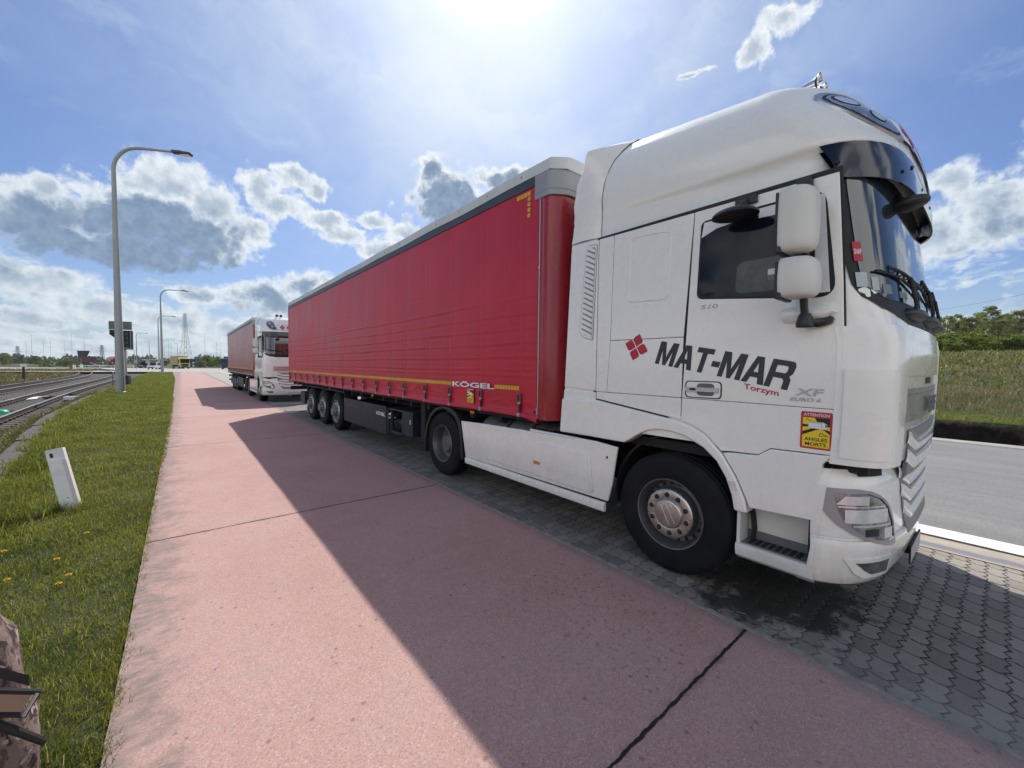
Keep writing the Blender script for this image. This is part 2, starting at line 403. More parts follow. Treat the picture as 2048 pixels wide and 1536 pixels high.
def patch(mb, fn, zs, ra, rb, off, mi=0, sgn=1, n=12, thick=.012):
    """a solid sheet that follows a body surface"""
    top = []; bot = []
    for z in zs:
        a, b = ra(z) if callable(ra) else ra, rb(z) if callable(rb) else rb
        top.append([off_pt(fn, lerp(a, b, i/n), z, off, sgn) for i in range(n+1)])
        bot.append([off_pt(fn, lerp(a, b, i/n), z, off - thick, sgn) for i in range(n+1)])
    mb.grid(top, mi)
    for A, B in ((top[0], bot[0]), (top[-1], bot[-1]), ([q[0] for q in top], [q[0] for q in bot]), ([q[-1] for q in top], [q[-1] for q in bot])):
        mb.grid([A, B], mi)
def frange(a, b, n): return [lerp(a, b, i/(n-1)) for i in range(n)]
RS = [0, .12, .25, .38, .5, .6, .7, .78, .84, .88, .91, .935, .955, .97, .98, .988, .994, .998, 1.0]

def wheel(parent, x, y, sgn, kind_, r=.505):
    """x is the outer face of the tyre; sgn -1 for the side towards the path"""
    w = .315 if kind_ == 'steer' else .30
    s = -sgn                                                      # profile runs from the outer face inwards
    e = thing('wheel', '', ''); del e['label']; del e['category']; e.parent = parent; e.location = (x, y, r)
    mb = MB()
    R = r; pr = [(.292, .012), (.30, .004), (.33, .0), (.37, -.004), (.40, .002), (.43, .0), (.46, .006), (R-.028, .016), (R-.010, .03), (R-.002, .05)]
    g = w/5
    for k in range(1, 5):
        a = g*k; pr += [(R, a - .012), (R - .014, a - .006), (R - .014, a + .006), (R, a + .012)]
    pr += [(R-.002, w-.05), (R-.012, w-.025), (R-.06, w-.004), (.40, w), (.292, w-.01)]
    mb.lathe([(q, a*s) for q, a in pr], (0, 0, 0), 72)
    mb.build('tyre', 'tyre', e, smooth=28)
    mb = MB()
    if kind_ == 'steer':
        prof = [(.296, .006), (.292, -.006), (.284, -.004), (.280, .012), (.272, .04), (.264, .085), (.250, .115), (.225, .12), (.208, .11), (.204, .04), (.19, .022)]
        mb.lathe([(q, a*s) for q, a in prof], (0, 0, 0), 64)
        for k in range(20):
            t = 2*math.pi*(k+.5)/20; c = (s*.112, .238*math.cos(t), .238*math.sin(t))
            mb.lathe([(.016, 0), (.015, -s*.004), (.0, -s*.004)], c, 10, 1)
        mb.build('rim', ['rim', 'seal'], e)
        mb = MB()
        mb.lathe([(q, a*s) for q, a in [(.205, .035), (.205, .012), (.198, .004), (.19, .001), (.125, .001), (.118, .004)]], (0, 0, 0), 64)
        mb.lathe([(q, a*s) for q, a in [(.122, .01), (.121, -.004), (.114, -.012), (.104, -.015), (.0, -.016)]], (0, 0, 0), 48)
        for k in range(10):
            t = 2*math.pi*(k+.35)/10; c = (0, .160*math.cos(t), .160*math.sin(t))
            mb.lathe([(.0255, .003*s), (.0255, -.002*s), (.0215, -.0025*s), (.0205, -.0012*s)], c, 18)
            mb.lathe([(.0205, -.0012*s), (.017, -.010*s), (.010, -.015*s), (0, -.016*s)], c, 14, 1)
        a = rad(62); u = Vector((0, math.cos(a), math.sin(a))); v = Vector((0, -math.sin(a), math.cos(a)))
        for dv in (-.026, .026):
            q = v*dv; mb.tube([Vector((-.017*s, 0, 0)) + q - u*.085, Vector((-.017*s, 0, 0)) + q + u*.085], .0028, 6)
        mb.build('hub_cap', ['hub', 'seal'], e)
    elif kind_ == 'drive':
        prof = [(.296, .004), (.290, -.006), (.282, -.002), (.276, .02), (.262, .05), (.258, .10), (.250, .145), (.20, .165), (.15, .168), (.14, .15), (.135, .10), (.12, .085), (0, .083)]
        mb.lathe([(q, a*s) for q, a in prof], (0, 0, 0), 64)
        for k in range(10):
            t = 2*math.pi*(k+.5)/10; c = (s*.163, .208*math.cos(t), .208*math.sin(t))
            mb.lathe([(.028, 0), (.027, -s*.006), (0, -s*.006)], c, 14, 1)
            t += .3; c = (s*.166, .168*math.cos(t), .168*math.sin(t))
            mb.lathe([(.016, 0), (.015, -s*.03), (0, -s*.032)], c, 6, 0)
        mb.build('rim', ['rim', 'seal'], e)
    else:
        prof = [(.296, .004), (.290, -.008), (.280, -.004), (.274, .018), (.262, .03), (.245, .028), (.22, -.002), (.19, -.006), (.14, -.006)]
        mb.lathe([(q, a*s) for q, a in prof], (0, 0, 0), 56)
        for k in range(10):
            t = 2*math.pi*(k+.5)/10; c = (s*.010, .231*math.cos(t), .231*math.sin(t))
            mb.lathe([(.026, 0), (.025, -s*.006), (0, -s*.006)], c, 14, 1)
            t += .3; c = (-s*.006, .165*math.cos(t), .165*math.sin(t))
            mb.lathe([(.015, 0), (.014, -s*.03), (0, -s*.032)], c, 6, 1)
        mb.build('rim', ['alu', 'seal'], e)
        mb = MB(); mb.lathe([(q, a*s) for q, a in [(.142, -.004), (.135, -.03), (.12, -.035), (.115, -.09), (.10, -.105), (0, -.107)]], (0, 0, 0), 40)
        mb.build('hub_cap', 'grey', e)
    return e

LOGO = [[(0, .06), (.30, .36), (.36, .56), (.30, .72), (0, 1.0), (-.30, .72), (-.36, .56), (-.30, .36)]]
def put_logo(mb, c, u, v, size, mi=0, d=.0):
    """four rounded leaves meeting in a diamond"""
    c = Vector(c); u = Vector(u); v = Vector(v); n = u.cross(v)
    leaf = rnd_poly([(0, .05), (.46, .51), (0, .97), (-.46, .51)], [.03, .24, .03, .24], 6)
    for k in range(4):
        a = k*math.pi/2; ca, sa = math.cos(a), math.sin(a)
        pts = [c + u*((x*ca - y*sa)*size) + v*((x*sa + y*ca)*size) + n*d for x, y in leaf]
        mb.add(pts, [tuple(range(len(pts)))], mi)
GLY = {  # heavy square letters, drawn on a 1 x 1 cell, each with its advance
 'M': (1.16, [[(0,0),(.25,0),(.25,.62),(.46,0),(.64,0),(.85,.62),(.85,0),(1.10,0),(1.10,1),(.76,1),(.55,.36),(.34,1),(0,1)]]),
 'A': (1.02, [[(0,0),(.27,0),(.34,.23),(.66,.23),(.73,0),(1.0,0),(.66,1),(.34,1)]]),
 'T': (.90, [[(.31,0),(.57,0),(.57,.79),(.88,.79),(.88,1),(0,1),(0,.79),(.31,.79)]]),
 '-': (.46, [[(.02,.33),(.42,.33),(.42,.55),(.02,.55)]]),
 'R': (1.0, [[(0,0),(.25,0),(.25,.37),(.60,.37),(.70,.30),(.72,0),(.98,0),(.96,.36),(.86,.47),(.96,.58),(.98,.84),(.90,.97),(.78,1),(0,1)]]),
}
HOLE = {'A': [(.40,.42),(.60,.42),(.50,.77)], 'R': [(.25,.56),(.66,.56),(.71,.62),(.71,.76),(.66,.81),(.25,.81)]}
def put_wordmark(mb, word, org, u, v, width, height, shear, mi=0, d=0.0):
    org = Vector(org); u = Vector(u); v = Vector(v); n = u.cross(v)
    total = sum(GLY[c][0] for c in word); x = 0
    for c in word:
        adv, polys = GLY[c]
        bm = bmesh.new()
        es = []
        for loop in polys + ([HOLE[c]] if c in HOLE else []):
            vs = [bm.verts.new((px, py, 0)) for px, py in loop]
            es += [bm.edges.new((vs[i], vs[(i+1) % len(vs)])) for i in range(len(vs))]
        bmesh.ops.triangle_fill(bm, edges=es, use_beauty=True)
        # drop triangles that fell in the counter
        if c in HOLE:
            H = HOLE[c]
            def inside(p):
                k = False
                for i in range(len(H)):
                    (x1, y1), (x2, y2) = H[i], H[i-1]
                    if (y1 > p.y) != (y2 > p.y) and p.x < (x2-x1)*(p.y-y1)/(y2-y1) + x1: k = not k
                return k
            bmesh.ops.delete(bm, geom=[f for f in bm.faces if inside(f.calc_center_median())], context='FACES')
        bm.verts.ensure_lookup_table(); bm.verts.index_update()
        pts = [org + u*((x + q.co.x + shear*q.co.y)/total*width) + v*(q.co.y*height) + n*d for q in bm.verts]
        mb.add(pts, [[q.index for q in f.verts] for f in bm.faces], mi)
        bm.free(); x += adv

def warning_sticker(name, parent, x, y0, y1, z0, z1, mats=None):
    """red-edged blind-spot warning on a side facing -X; y0 is its left edge as read"""
    mb = MB(); W = y0 - y1; H = z1 - z0
    P = lambda a, b, d: (x - d, y0 - a*W, z0 + b*H)
    def poly(pts, d, mi): mb.add([P(a, b, d) for a, b in pts], [tuple(range(len(pts)))], mi)
    poly(rnd_poly([(0, 0), (1, 0), (1, 1), (0, 1)], .06, 4), .0015, 0)
    poly([(.07, .05), (.93, .05), (.93, .84), (.07, .84)], .0022, 1)
    poly([(.45, .84), (.93, .84), (.93, .62), (.62, .62)], .0029, 2)
    poly([(.07, .58), (.55, .62), (.07, .66)], .0029, 2)
    poly([(.07, .36), (.62, .56), (.56, .60), (.07, .46)], .0029, 2)
    poly([(.70, .56), (.93, .42), (.93, .52)], .0029, 2)
    poly([(.26, .57), (.66, .54), (.66, .70), (.26, .71)], .0036, 3)
    poly([(.26, .71), (.66, .70), (.72, .73), (.34, .745)], .0037, 4)
    poly([(.67, .545), (.80, .55), (.86, .60), (.84, .68), (.72, .735), (.67, .70)], .0036, 3)
    poly([(.79, .62), (.85, .61), (.83, .67), (.78, .675)], .0043, 2)
    for a in (.34, .56, .73): poly([(a-.03, .545), (a, .515), (a+.03, .545)], .0041, 2)
    poly([(.60, .36), (.90, .37), (.63, .46)], .0029, 2); poly([(.63, .375), (.82, .38), (.645, .435)], .0034, 1)
    poly([(.18, .77), (.36, .75), (.19, .81)], .0029, 2); poly([(.20, .775), (.31, .765), (.205, .797)], .0034, 1)
    u, v = (0, -1, 0), (0, 0, 1)
    put_text(mb, 'ATTENTION', P(.09, .88, .0032), u, v, W*.82, H*.075, 3, .018)
    put_text(mb, 'ANGLES', P(.14, .215, .0032), u, v, W*.72, H*.095, 2, .018)
    put_text(mb, 'MORTS', P(.17, .085, .0032), u, v, W*.66, H*.095, 2, .018)
    return mb.build(name, ['red', 'yellow', 'black', 'white', 'silver'], parent, smooth=0, recalc=False)

def make_tractor(label):
    R = thing('tractor_unit', label, 'truck')
    sides = (-1, 1)
    D = -.33                                                     # side outlines below are measured from the camera; D moves them to the truck's own front
    def L(pts): return [(y + D, z) for y, z in pts]
    # ---- shell
    mb = MB()
    zs = [1.15, 1.2, 1.3, 1.5, 1.7, 1.85, 1.9, 1.95, 2.0, 2.06, 2.15, 2.3, 2.45, 2.6, 2.75, 2.9, 2.98]
    for s in sides:
        G = []
        for z in zs:
            yr = interp(z, [(1.0, 2.62), (2.2, 2.57), (3.0, 2.52)])
            row = [cab_front(r, z) for r in RS]
            y0 = row[-1].y
            row += [Vector((CAB_W, lerp(y0, yr, k/10), z)) for k in range(1, 11)] + [Vector((0, yr, z))]
            G.append([Vector((p.x*s, p.y, p.z)) for p in row])
        mb.grid(G)
    mb.build('cab_body', 'paint', R, smooth=35)
    # black band under the panels, seen only in their gaps
    for s in sides:
        mb = MB()
        mb.plate(L([(2.55, 1.06), (2.53, 2.985), (.66, 2.985), (.60, 1.86), (.62, 1.2), (1.1, 1.14), (1.64, 1.34), (2.0, 1.27)]), s*1.22, s*1.2395)
        mb.build('panel_seal', 'seal', R, smooth=0)
    # ---- roof
    mb = MB()
    us = [0, .15, .3, .45, .58, .68, .76, .82, .87, .91, .945, .97, .985, 1.0] + [1 + k/14 for k in range(1, 15)]
    zr = [2.99, 3.05, 3.12, 3.145, 3.16, 3.2, 3.26, 3.33, 3.4, 3.46, 3.52, 3.57, 3.62, 3.66, 3.70, 3.73, 3.76, 3.785, 3.81, 3.825, 3.84, 3.847, 3.85]
    for s in sides:
        G = []
        for z in zr:
            row = [roof_pt(u, z) for u in us]
            row.append(Vector((0, row[-1].y, row[-1].z)))
            G.append([Vector((p.x*s, p.y, p.z)) for p in row])
        mb.grid(G)
        mb.add([Vector((0, p.y, p.z)) for p in G[-1]] + G[-1], [(i, i+1, i+1+len(us)+1, i+len(us)+1) for i in range(len(us))])
    mb.build('roof', 'paint', R, smooth=50)
    zp = [2.99, 3.05, 3.15, 3.25, 3.35, 3.45, 3.55, 3.63, 3.70, 3.75, 3.79, 3.82, 3.84, 3.848]
    for s in sides:                                              # fairing that squares off the rear of the roof
        Sm = []; Re = []
        for z in zp:
            yy = interp(z, [(2.99, 2.18), (3.1, 2.18), (3.35, 2.15), (3.55, 2.09), (3.70, 1.98), (3.79, 1.90), (3.85, 1.85)])
            p = min((roof_pt(1 + k/80, z) for k in range(81)), key=lambda q: abs(q.y - yy)); Sm.append(Vector((s*(p.x + .004), yy, p.z + (.004 if z > 3.6 else 0))))
            x = interp(z, [(3.63, 1.228), (3.70, 1.21), (3.75, 1.14), (3.79, .95), (3.82, .78), (3.84, .5), (3.848, .0)]); zz = interp(z, [(2.99, 3.0), (3.63, 3.83), (3.70, 3.885), (3.75, 3.905), (3.79, 3.925), (3.82, 3.94), (3.84, 3.955), (3.848, 3.965)])
            Re.append(Vector((s*x, interp(zz, [(3.0, 2.545), (3.88, 2.37), (3.97, 2.34)]), zz)))
        Sm[-1].x = 0
        mb = MB(); mb.grid([[a_.lerp(b_, q) + Vector((s*.012*math.sin(math.pi*q), 0, .008*math.sin(math.pi*q))) for q in frange(0, 1, 9)] for a_, b_ in zip(Sm, Re)])
        mb.add(Re + [Vector((0, 2.55, 3.0))], [tuple(range(len(Re) + 1))])
        mb.build('roof_fairing', 'paint', R, smooth=38)
        MB().tube([p + Vector((s*.001, -.002, .001)) for p in Sm[:10]], .0024, 6).build('roof_seam', 'seal', R)
    # ---- side panels
    for s in sides:
        near = s < 0
        x0, x1 = s*1.2405, s*1.25
        d = MB().plate(L([(1.565, 2.952), (.675, 2.945), (.632, 2.28), (.612, 1.85), (.618, 1.49), (1.628, 1.497)]), x0, x1, 0, .0035)
        d.plate(L([(1.628, 1.487), (.618, 1.480), (.625, 1.20), (.985, 1.19), (1.06, 1.133), (1.255, 1.123), (1.31, 1.115), (1.43, 1.232), (1.53, 1.282), (1.632, 1.312)]), x0, x1, 0, .003)
        door = d.build('door', 'paint', R, smooth=30, bevel=(.005, 2))
        mb = MB().plate(rnd_poly(L([(1.515, 2.868), (.735, 2.868), (.655, 2.18), (1.535, 2.275)]), [.05, .09, .12, .05], 6), s*1.249, s*1.2535)
        fr = mb.build('side_window', 'seal', door, smooth=30, bevel=(.002, 2))
        MB().plate(rnd_poly(L([(1.50, 2.85), (.90, 2.85), (.85, 2.21), (1.518, 2.292)]), [.045, .02, .02, .045], 6), s*1.2530, s*1.2545).build('pane', 'glass', fr, smooth=30)
        # pale strips seen along the top of the glass and along the quarter light
        for q in ([(1.49, 2.852), (1.28, 2.852), (1.28, 2.80), (1.40, 2.785), (1.508, 2.74)], [(1.11, 2.85), (.90, 2.85), (.90, 2.775), (1.11, 2.785)], [(.80, 2.84), (.738, 2.84), (.690, 2.22), (.76, 2.22)]):
            MB().plate(L(q), s*1.2546, s*1.2552).build('window_strip', 'white', fr, smooth=0)
        if near:                                                 # small low window of the far door seen through the glass
            mb = MB().plate(rnd_poly(L([(1.24, 2.50), (.93, 2.50), (.92, 2.27), (1.25, 2.28)]), .05, 5), s*1.2546, s*1.2551, 0)
            mb.plate(L([(1.04, 2.42), (.94, 2.42), (.94, 2.38), (1.04, 2.38)]), s*1.2551, s*1.2554, 1)
            mb.plate(L([(1.04, 2.377), (.94, 2.377), (.94, 2.345), (1.04, 2.345)]), s*1.2551, s*1.2554, 2)
            mb.build('low_window', [M('inner_window_glass', (.03, .045, .045), .12, var=.5, vs=12), 'white', M('grass_green_glass', (.10, .14, .05), .2)], fr, smooth=0)
        # handle: dished surround and a silver bar
        mb = MB().plate(rnd_poly(L([(1.605, 1.635), (1.32, 1.635), (1.32, 1.50), (1.605, 1.50)]), .035, 5), s*1.2495, s*1.252)
        mb.plate(rnd_poly(L([(1.595, 1.627), (1.33, 1.627), (1.33, 1.508), (1.595, 1.508)]), .03, 5), s*1.2515, s*1.2525, 1)
        mb.plate(rnd_poly(L([(1.51, 1.617), (1.375, 1.617), (1.375, 1.52), (1.51, 1.52)]), .03, 4), s*1.252, s*1.2532, 2)
        mb.box(*sorted((s*1.253, s*1.273)), 1.34 + D, 1.595 + D, 1.552, 1.585, 3)
        mb.box(*sorted((s*1.2735, s*1.2742)), 1.51 + D, 1.56 + D, 1.56, 1.577, 4)
        mb.build('door_handle', ['seal', 'paint', 'grey', 'silver', 'seal'], door, smooth=30, bevel=(.003, 2))
        # panels behind the door
        mb = MB()
        mb.plate(L([(2.345, 1.99), (2.325, 2.958), (1.577, 2.952), (1.636, 1.990)]), x0, x1, 0, .003)
        mb.plate(L([(2.375, 1.50), (2.347, 1.98), (1.637, 1.980), (1.640, 1.497)]), x0, x1, 0, .003)
        mb.plate(L([(2.505, 1.50), (2.50, 2.962), (2.336, 2.958), (2.356, 1.99), (2.386, 1.50)]), x0, x1, 0, .003)
        mb.plate(L([(2.50, 1.49), (1.641, 1.487), (1.642, 1.318), (2.50, 1.432)]), x0, x1, 0, .003)
        mb.build('side_panel', 'paint', R, smooth=30, bevel=(.005, 2))
        rim = rnd_poly(L([(2.15, 2.90), (1.755, 2.87), (1.775, 2.30), (2.175, 2.32)]), .06, 5); inn = [((y - 1.635)*.93 + 1.635, (z - 2.6)*.955 + 2.6) for y, z in rim]
        mb = MB(); n = len(rim)
        mb.add([(s*1.2503, y, z) for y, z in rim] + [(s*1.2555, (y+a)/2, (z+b)/2) for (y, z), (a, b) in zip(rim, inn)] + [(s*1.2503, a, b) for a, b in inn],
               [(i, (i+1) % n, n+(i+1) % n, n+i) for i in range(n)] + [(n+i, n+(i+1) % n, 2*n+(i+1) % n, 2*n+i) for i in range(n)])
        mb.build('locker_flap', 'paint', R, smooth=60)
        # rear corner with the long air vent
        mb = MB()
        mb.plate(L([(2.93, 1.52), (2.86, 2.985), (2.512, 2.965), (2.517, 1.50), (2.93, 1.52)][:4]), s*1.20, s*1.25)
        mb.plate(L([(2.97, 1.055), (2.94, 1.495), (2.512, 1.49), (2.512, 1.075)]), s*1.19, s*1.244)
        mb.build('rear_corner_panel', 'paint', R, smooth=30, bevel=(.012, 3))
        ve = MB()
        hole = rnd_poly(L([(2.655, 2.93), (2.525, 2.92), (2.56, 2.0), (2.73, 2.05)]), [.05, .02, .02, .08], 5)
        ve.plate(grow(hole, .006), s*1.2495, s*1.2508, 2); ve.plate(hole, s*1.2495, s*1.2545, 0)
        inh = [((y - 2.285)*.80 + 2.285, (z - 2.46)*.955 + 2.46) for y, z in hole]
        ve.plate(inh, s*1.2545, s*1.2552, 1)
        for k in range(17):
            z = 2.03 + k*.0515; t = (z - 2.0)/.95; ya, yb = lerp(2.71, 2.65, t) + D, lerp(2.565, 2.535, t) + D
            ve.add([(s*1.2555, ya, z + .050), (s*1.2555, ya, z + .085), (s*1.266, yb, z + .020), (s*1.266, yb, z - .012), (s*1.2555, yb, z - .014)], [(0, 1, 2, 3), (0, 3, 4)], 0)
        ve.build('air_vent', ['paint', 'greytrim', 'grey'], R, smooth=25)
        # mudguard over the front wheel with a proud rounded lip
        outer = L([(2.975, 1.04), (2.95, 1.40), (2.50, 1.415), (2.1, 1.362), (1.635, 1.300), (1.53, 1.268), (1.43, 1.218), (1.30, 1.09), (1.20, .935), (1.135, .79), (1.11, .69)])
        inner = L([(1.205, .69), (1.225, .80), (1.27, .92), (1.34, 1.03), (1.44, 1.115), (1.59, 1.185), (1.70, 1.205), (1.81, 1.21), (1.92, 1.19), (2.0, 1.15), (2.10, 1.085), (2.16, 1.045), (2.6, 1.045)])
        MB().plate(outer + inner, s*1.13, s*1.268).build('mudguard', 'paint', R, smooth=30, bevel=(.018, 3))
        mb = MB().plate(rnd_poly(L([(1.255, .905), (1.20, .905), (1.175, .835), (1.215, .835)]), .012, 3), s*1.267, s*1.2715)
        mb.build('side_marker', 'lampgl', R, smooth=30)
        # lower door skirt, entry step
        MB().plate(L([(1.245, 1.112), (1.06, 1.124), (.985, 1.181), (.645, 1.191), (.69, 1.13), (.735, .755), (1.105, .735), (1.13, .80), (1.20, .95), (1.30, 1.10)]), s*1.19, s*1.256).build('door_skirt', 'paint', R, smooth=30, bevel=(.010, 3))
        mb = MB()
        lip = [(1.252, .455), (1.258, .42), (1.245, .365), (1.20, .335), (1.0, .33), (1.0, .40), (1.19, .41), (1.215, .455)]
        mb.prism([(s*a, 1.19 + D, b) for a, b in lip], (0, -.47, 0))
        mb.box(*sorted((s*1.045, s*1.065)), .72 + D, 1.185 + D, .40, .735)
        mb.box(*sorted((s*1.0, s*1.235)), 1.165 + D, 1.19 + D, .45, .69); mb.box(*sorted((s*1.0, s*1.235)), .72 + D, .735 + D, .45, .70)
        st = mb.build('entry_step', 'paint_step', R, smooth=30, bevel=(.006, 2))
        mb = MB().box(*sorted((s*1.065, s*1.215)), .735 + D, 1.165 + D, .41, .458)
        mb.box(*sorted((s*1.065, s*1.08)), .735 + D, 1.165 + D, .458, .52)
        for i in range(4):
            for j in range(8):
                y = .80 + D + j*.042; x = 1.085 + i*.030
                mb.box(*sorted((s*x, s*(x + .022))), y, y + .03, .458, .464, 1)
        mb.build('step_tread', ['grey', 'belt'], st, smooth=30, bevel=(.003, 1))
        # side skirt along the chassis
        sk = MB()
        top = [(4.97, .93), (4.40, .955), (3.62, .975), (2.78, .985), (2.735, 1.005), (2.50, 1.005), (2.245, .985)]
        bot = [(2.30, .62), (2.345, .445), (4.845, .425)]
        sk.plate(L(top + bot), s*1.22, s*1.246)
        sk.prism([(s*a, 4.845 + D, b) for a, b in [(1.22, .425), (1.25, .425), (1.262, .40), (1.258, .335), (1.22, .325)]], (0, -2.47, 0))
        skirt = sk.build('side_skirt', 'paint', R, smooth=30, bevel=(.008, 2))
        mb = MB()
        pan = rnd_poly(L([(4.36, .50), (4.12, .86), (2.56, .865), (2.52, .48)]), [.03, .22, .06, .05], 7)
        mb.plate(pan, s*1.2455, s*1.263); mb.build('skirt_panel', 'paint', skirt, smooth=30, bevel=(.013, 3))
        mb = MB().plate(rnd_poly(L([(3.17, .675), (2.60, .662), (2.61, .603), (3.17, .60)]), .02, 4), s*1.262, s*1.2665); mb.build('skirt_rib', 'paint', skirt, smooth=30, bevel=(.004, 2))
        MB().plate(rnd_poly(L([(3.375, .655), (3.275, .65), (3.275, .618), (3.375, .618)]), .012, 3), s*1.262, s*1.274).build('marker_lamp', 'amber', skirt, smooth=40, bevel=(.004, 2))
        mb = MB(); mb.lathe([(.013, 0), (.012, s*.002), (0, s*.002)], (s*1.2462, 2.36 + D, .87), 12); mb.build('lock', 'seal', skirt)
        # chequered walkway and air tanks behind the cab
        mb = MB().box(*sorted((s*.86, s*1.20)), 2.50 + D, 3.50 + D, .965, .992)
        for i in range(24):
            for j in range(9):
                y = 2.52 + D + i*.04; x = .875 + j*.036
                a = .008 if (i + j) % 2 else -.008
                mb.add([(s*(x-.009), y-a, .9925), (s*(x+.009), y+a, .9925), (s*(x+.009), y+a+.006, .9965), (s*(x-.009), y-a+.006, .9965)], [(0, 1, 2, 3)])
        mb.box(*sorted((s*1.20, s*1.216)), 2.75 + D, 3.50 + D, .965, 1.0, 1)
        mb.build('walkway', ['guard', 'white'], R, smooth=0)
        mb = MB()
        mb.lathe([(.0, 3.20 + D), (.20, 3.21 + D), (.27, 3.25 + D), (.285, 3.30 + D), (.285, 4.55 + D), (.27, 4.60 + D), (.2, 4.64 + D), (0, 4.65 + D)], (s*.90, 0, .77), 40, 0, 'y')
        for y in (3.55, 4.0):
            mb.lathe([(.286, y + D), (.292, y + D), (.292, y + .045 + D), (.286, y + .045 + D)], (s*.90, 0, .77), 40, 1, 'y')
        mb.tube([(s*.88, 3.7 + D, 1.07), (s*.80, 3.85 + D, 1.10), (s*.7, 4.1 + D, 1.06)], .02, 6, 1)
        mb.box(*sorted((s*.78, s*.9)), 3.78 + D, 3.92 + D, 1.04, 1.10, 1)
        mb.build('fuel_tank', ['alu', 'belt'], R, smooth=40)
        # mudguard over the drive wheels
        arc_o = L([(6.12, .28), (6.09, .55), (6.04, .74), (5.92, .93), (5.73, 1.055), (5.5, 1.105), (5.27, 1.10), (5.08, 1.02), (4.99, .90), (4.945, .70), (4.92, .36)])
        arc_i = L([(4.965, .36), (4.99, .68), (5.05, .86), (5.14, .965), (5.3, 1.04), (5.5, 1.06), (5.70, 1.01), (5.87, .90), (5.99, .73), (6.05, .54), (6.08, .28)])
        MB().plate(arc_o + arc_i, s*.62, s*1.255).build('rear_mudguard', 'blackpl', R, smooth=35, bevel=(.01, 2))
        # wheels
        wheel(R, s*1.235, 1.727 + D, s, 'steer'); wheel(R, s*1.225, 5.56 + D, s, 'drive')
    # ---- wheel wells and chassis
    mb = MB()
    for s in sides:
        a = [(1.727 + D + .62*math.cos(t), .52 + .64*math.sin(t)) for t in frange(-.15, math.pi + .15, 20)]
        b = [(1.727 + D + .60*math.cos(t), .52 + .62*math.sin(t)) for t in frange(math.pi + .15, -.15, 20)]
        mb.plate(a + b, s*.55, s*1.12)
        mb.box(*sorted((s*.55, s*.56)), 1.05 + D, 2.4 + D, .4, 1.2)
    mb.box(-1.1, 1.1, .62, 2.6, 1.02, 1.1); mb.box(-.93, .93, .5, .85, .42, 1.0)
    mb.build('wheel_well', 'dark', R, smooth=30)
    mb = MB()
    for s in sides: mb.box(*sorted((s*.38, s*.46)), .5, 6.3, .72, .98)
    mb.box(-.5, .5, .6, 2.6, .45, 1.0); mb.box(-1.0, 1.0, 1.34, 1.46, .42, .6); mb.box(-.95, .95, 5.16, 5.3, .42, .6); mb.box(-.6, .6, 3.2, 4.4, .45, .9)
    mb.box(-.45, .45, 4.7, 5.7, .98, 1.08); mb.box(-.4, .4, 2.7, 3.1, .98, 1.5)
    mb.build('chassis', 'dark', R, smooth=0)
    # ---- windscreen
    mb = MB(); e = .974
    def edge(z): return interp(z, [(2.02, .56), (2.06, .80), (2.11, .905), (2.18, .952), (2.26, .968), (2.4, e), (2.92, e), (2.99, .965), (3.05, .94)])
    zw = [2.03, 2.045, 2.06, 2.085, 2.11, 2.145, 2.18, 2.22, 2.26, 2.4, 2.55, 2.7, 2.85, 2.92, 2.96, 2.99]
    # one sheet from corner to corner
    top = [[off_pt(cab_front, abs(t)*edge(z), z, .006, -1 if t < 0 else 1) for t in frange(-1, 1, 45)] for z in zw]
    mb.grid(top)
    ws = mb.build('windscreen', 'seal', R, smooth=50)
    def edge2(z): return max(.05, edge(z) - .028)
    zg = [2.16, 2.18, 2.21, 2.26, 2.4, 2.55, 2.7, 2.85, 2.93, 2.955]
    mb = MB(); mb.grid([[off_pt(cab_front, abs(t)*edge2(z)*(interp(z, [(2.16, .93), (2.26, 1), (3, 1)])), z, .0085, -1 if t < 0 else 1) for t in frange(-1, 1, 45)] for z in zg])
    mb.build('pane', 'glassw', ws, smooth=50)
    mb = MB()                                                    # red notice in the corner of the windscreen
    rr = [(-1)*q for q in (.955, .925)]
    patch(mb, cab_front, [2.40, 2.46, 2.52], .93, .955, .0100, 0, -1, 3, .001)
    tx = MB(); put_text(tx, 'SNAP', (0, 0, 0), (1, 0, 0), (0, 0, 1), 1.0, .034, 0, .02)
    mb.add([off_pt(cab_front, lerp(.953, .932, q[0]), 2.442 + q[2], .0118, -1) for q in tx.v], tx.f, 1)
    mb.build('notice', ['red', 'white'], ws, smooth=0)
    mp = M('pale_paper', (.45, .52, .52), .6); mc = M('dull_card', (.2, .24, .24), .6)
    for q in (([2.24, 2.29, 2.33], .925, .957, mp), ([2.22, 2.30], .88, .91, mp), ([2.20, 2.26], .80, .86, mc), ([2.19, 2.23], .60, .72, mc)):
        mb = MB(); patch(mb, cab_front, q[0], q[1], q[2], .0100, 0, -1, 3, .001); mb.build('paper', q[3], ws, smooth=0)
    # black scuttle and wipers
    mb = MB()
    for xc in (-.62, .0, .62):
        c = cab_front(xc/CAB_W, 2.10)
        G = []
        for i in range(13):
            t = lerp(-1, 1, i/12); q = cab_front((xc + .25*t)/CAB_W, 2.10); h = math.sqrt(max(0, 1 - t*t)); row = []
            for k in range(7):
                a = math.pi*k/6; row.append((q.x, q.y - .004 - .07*h*math.sin(a), 2.10 + .045*h*math.cos(a)))
            G.append(row)
        mb.grid(G)
    mb.build('wiper_cowl', 'blackpl', R, smooth=60)
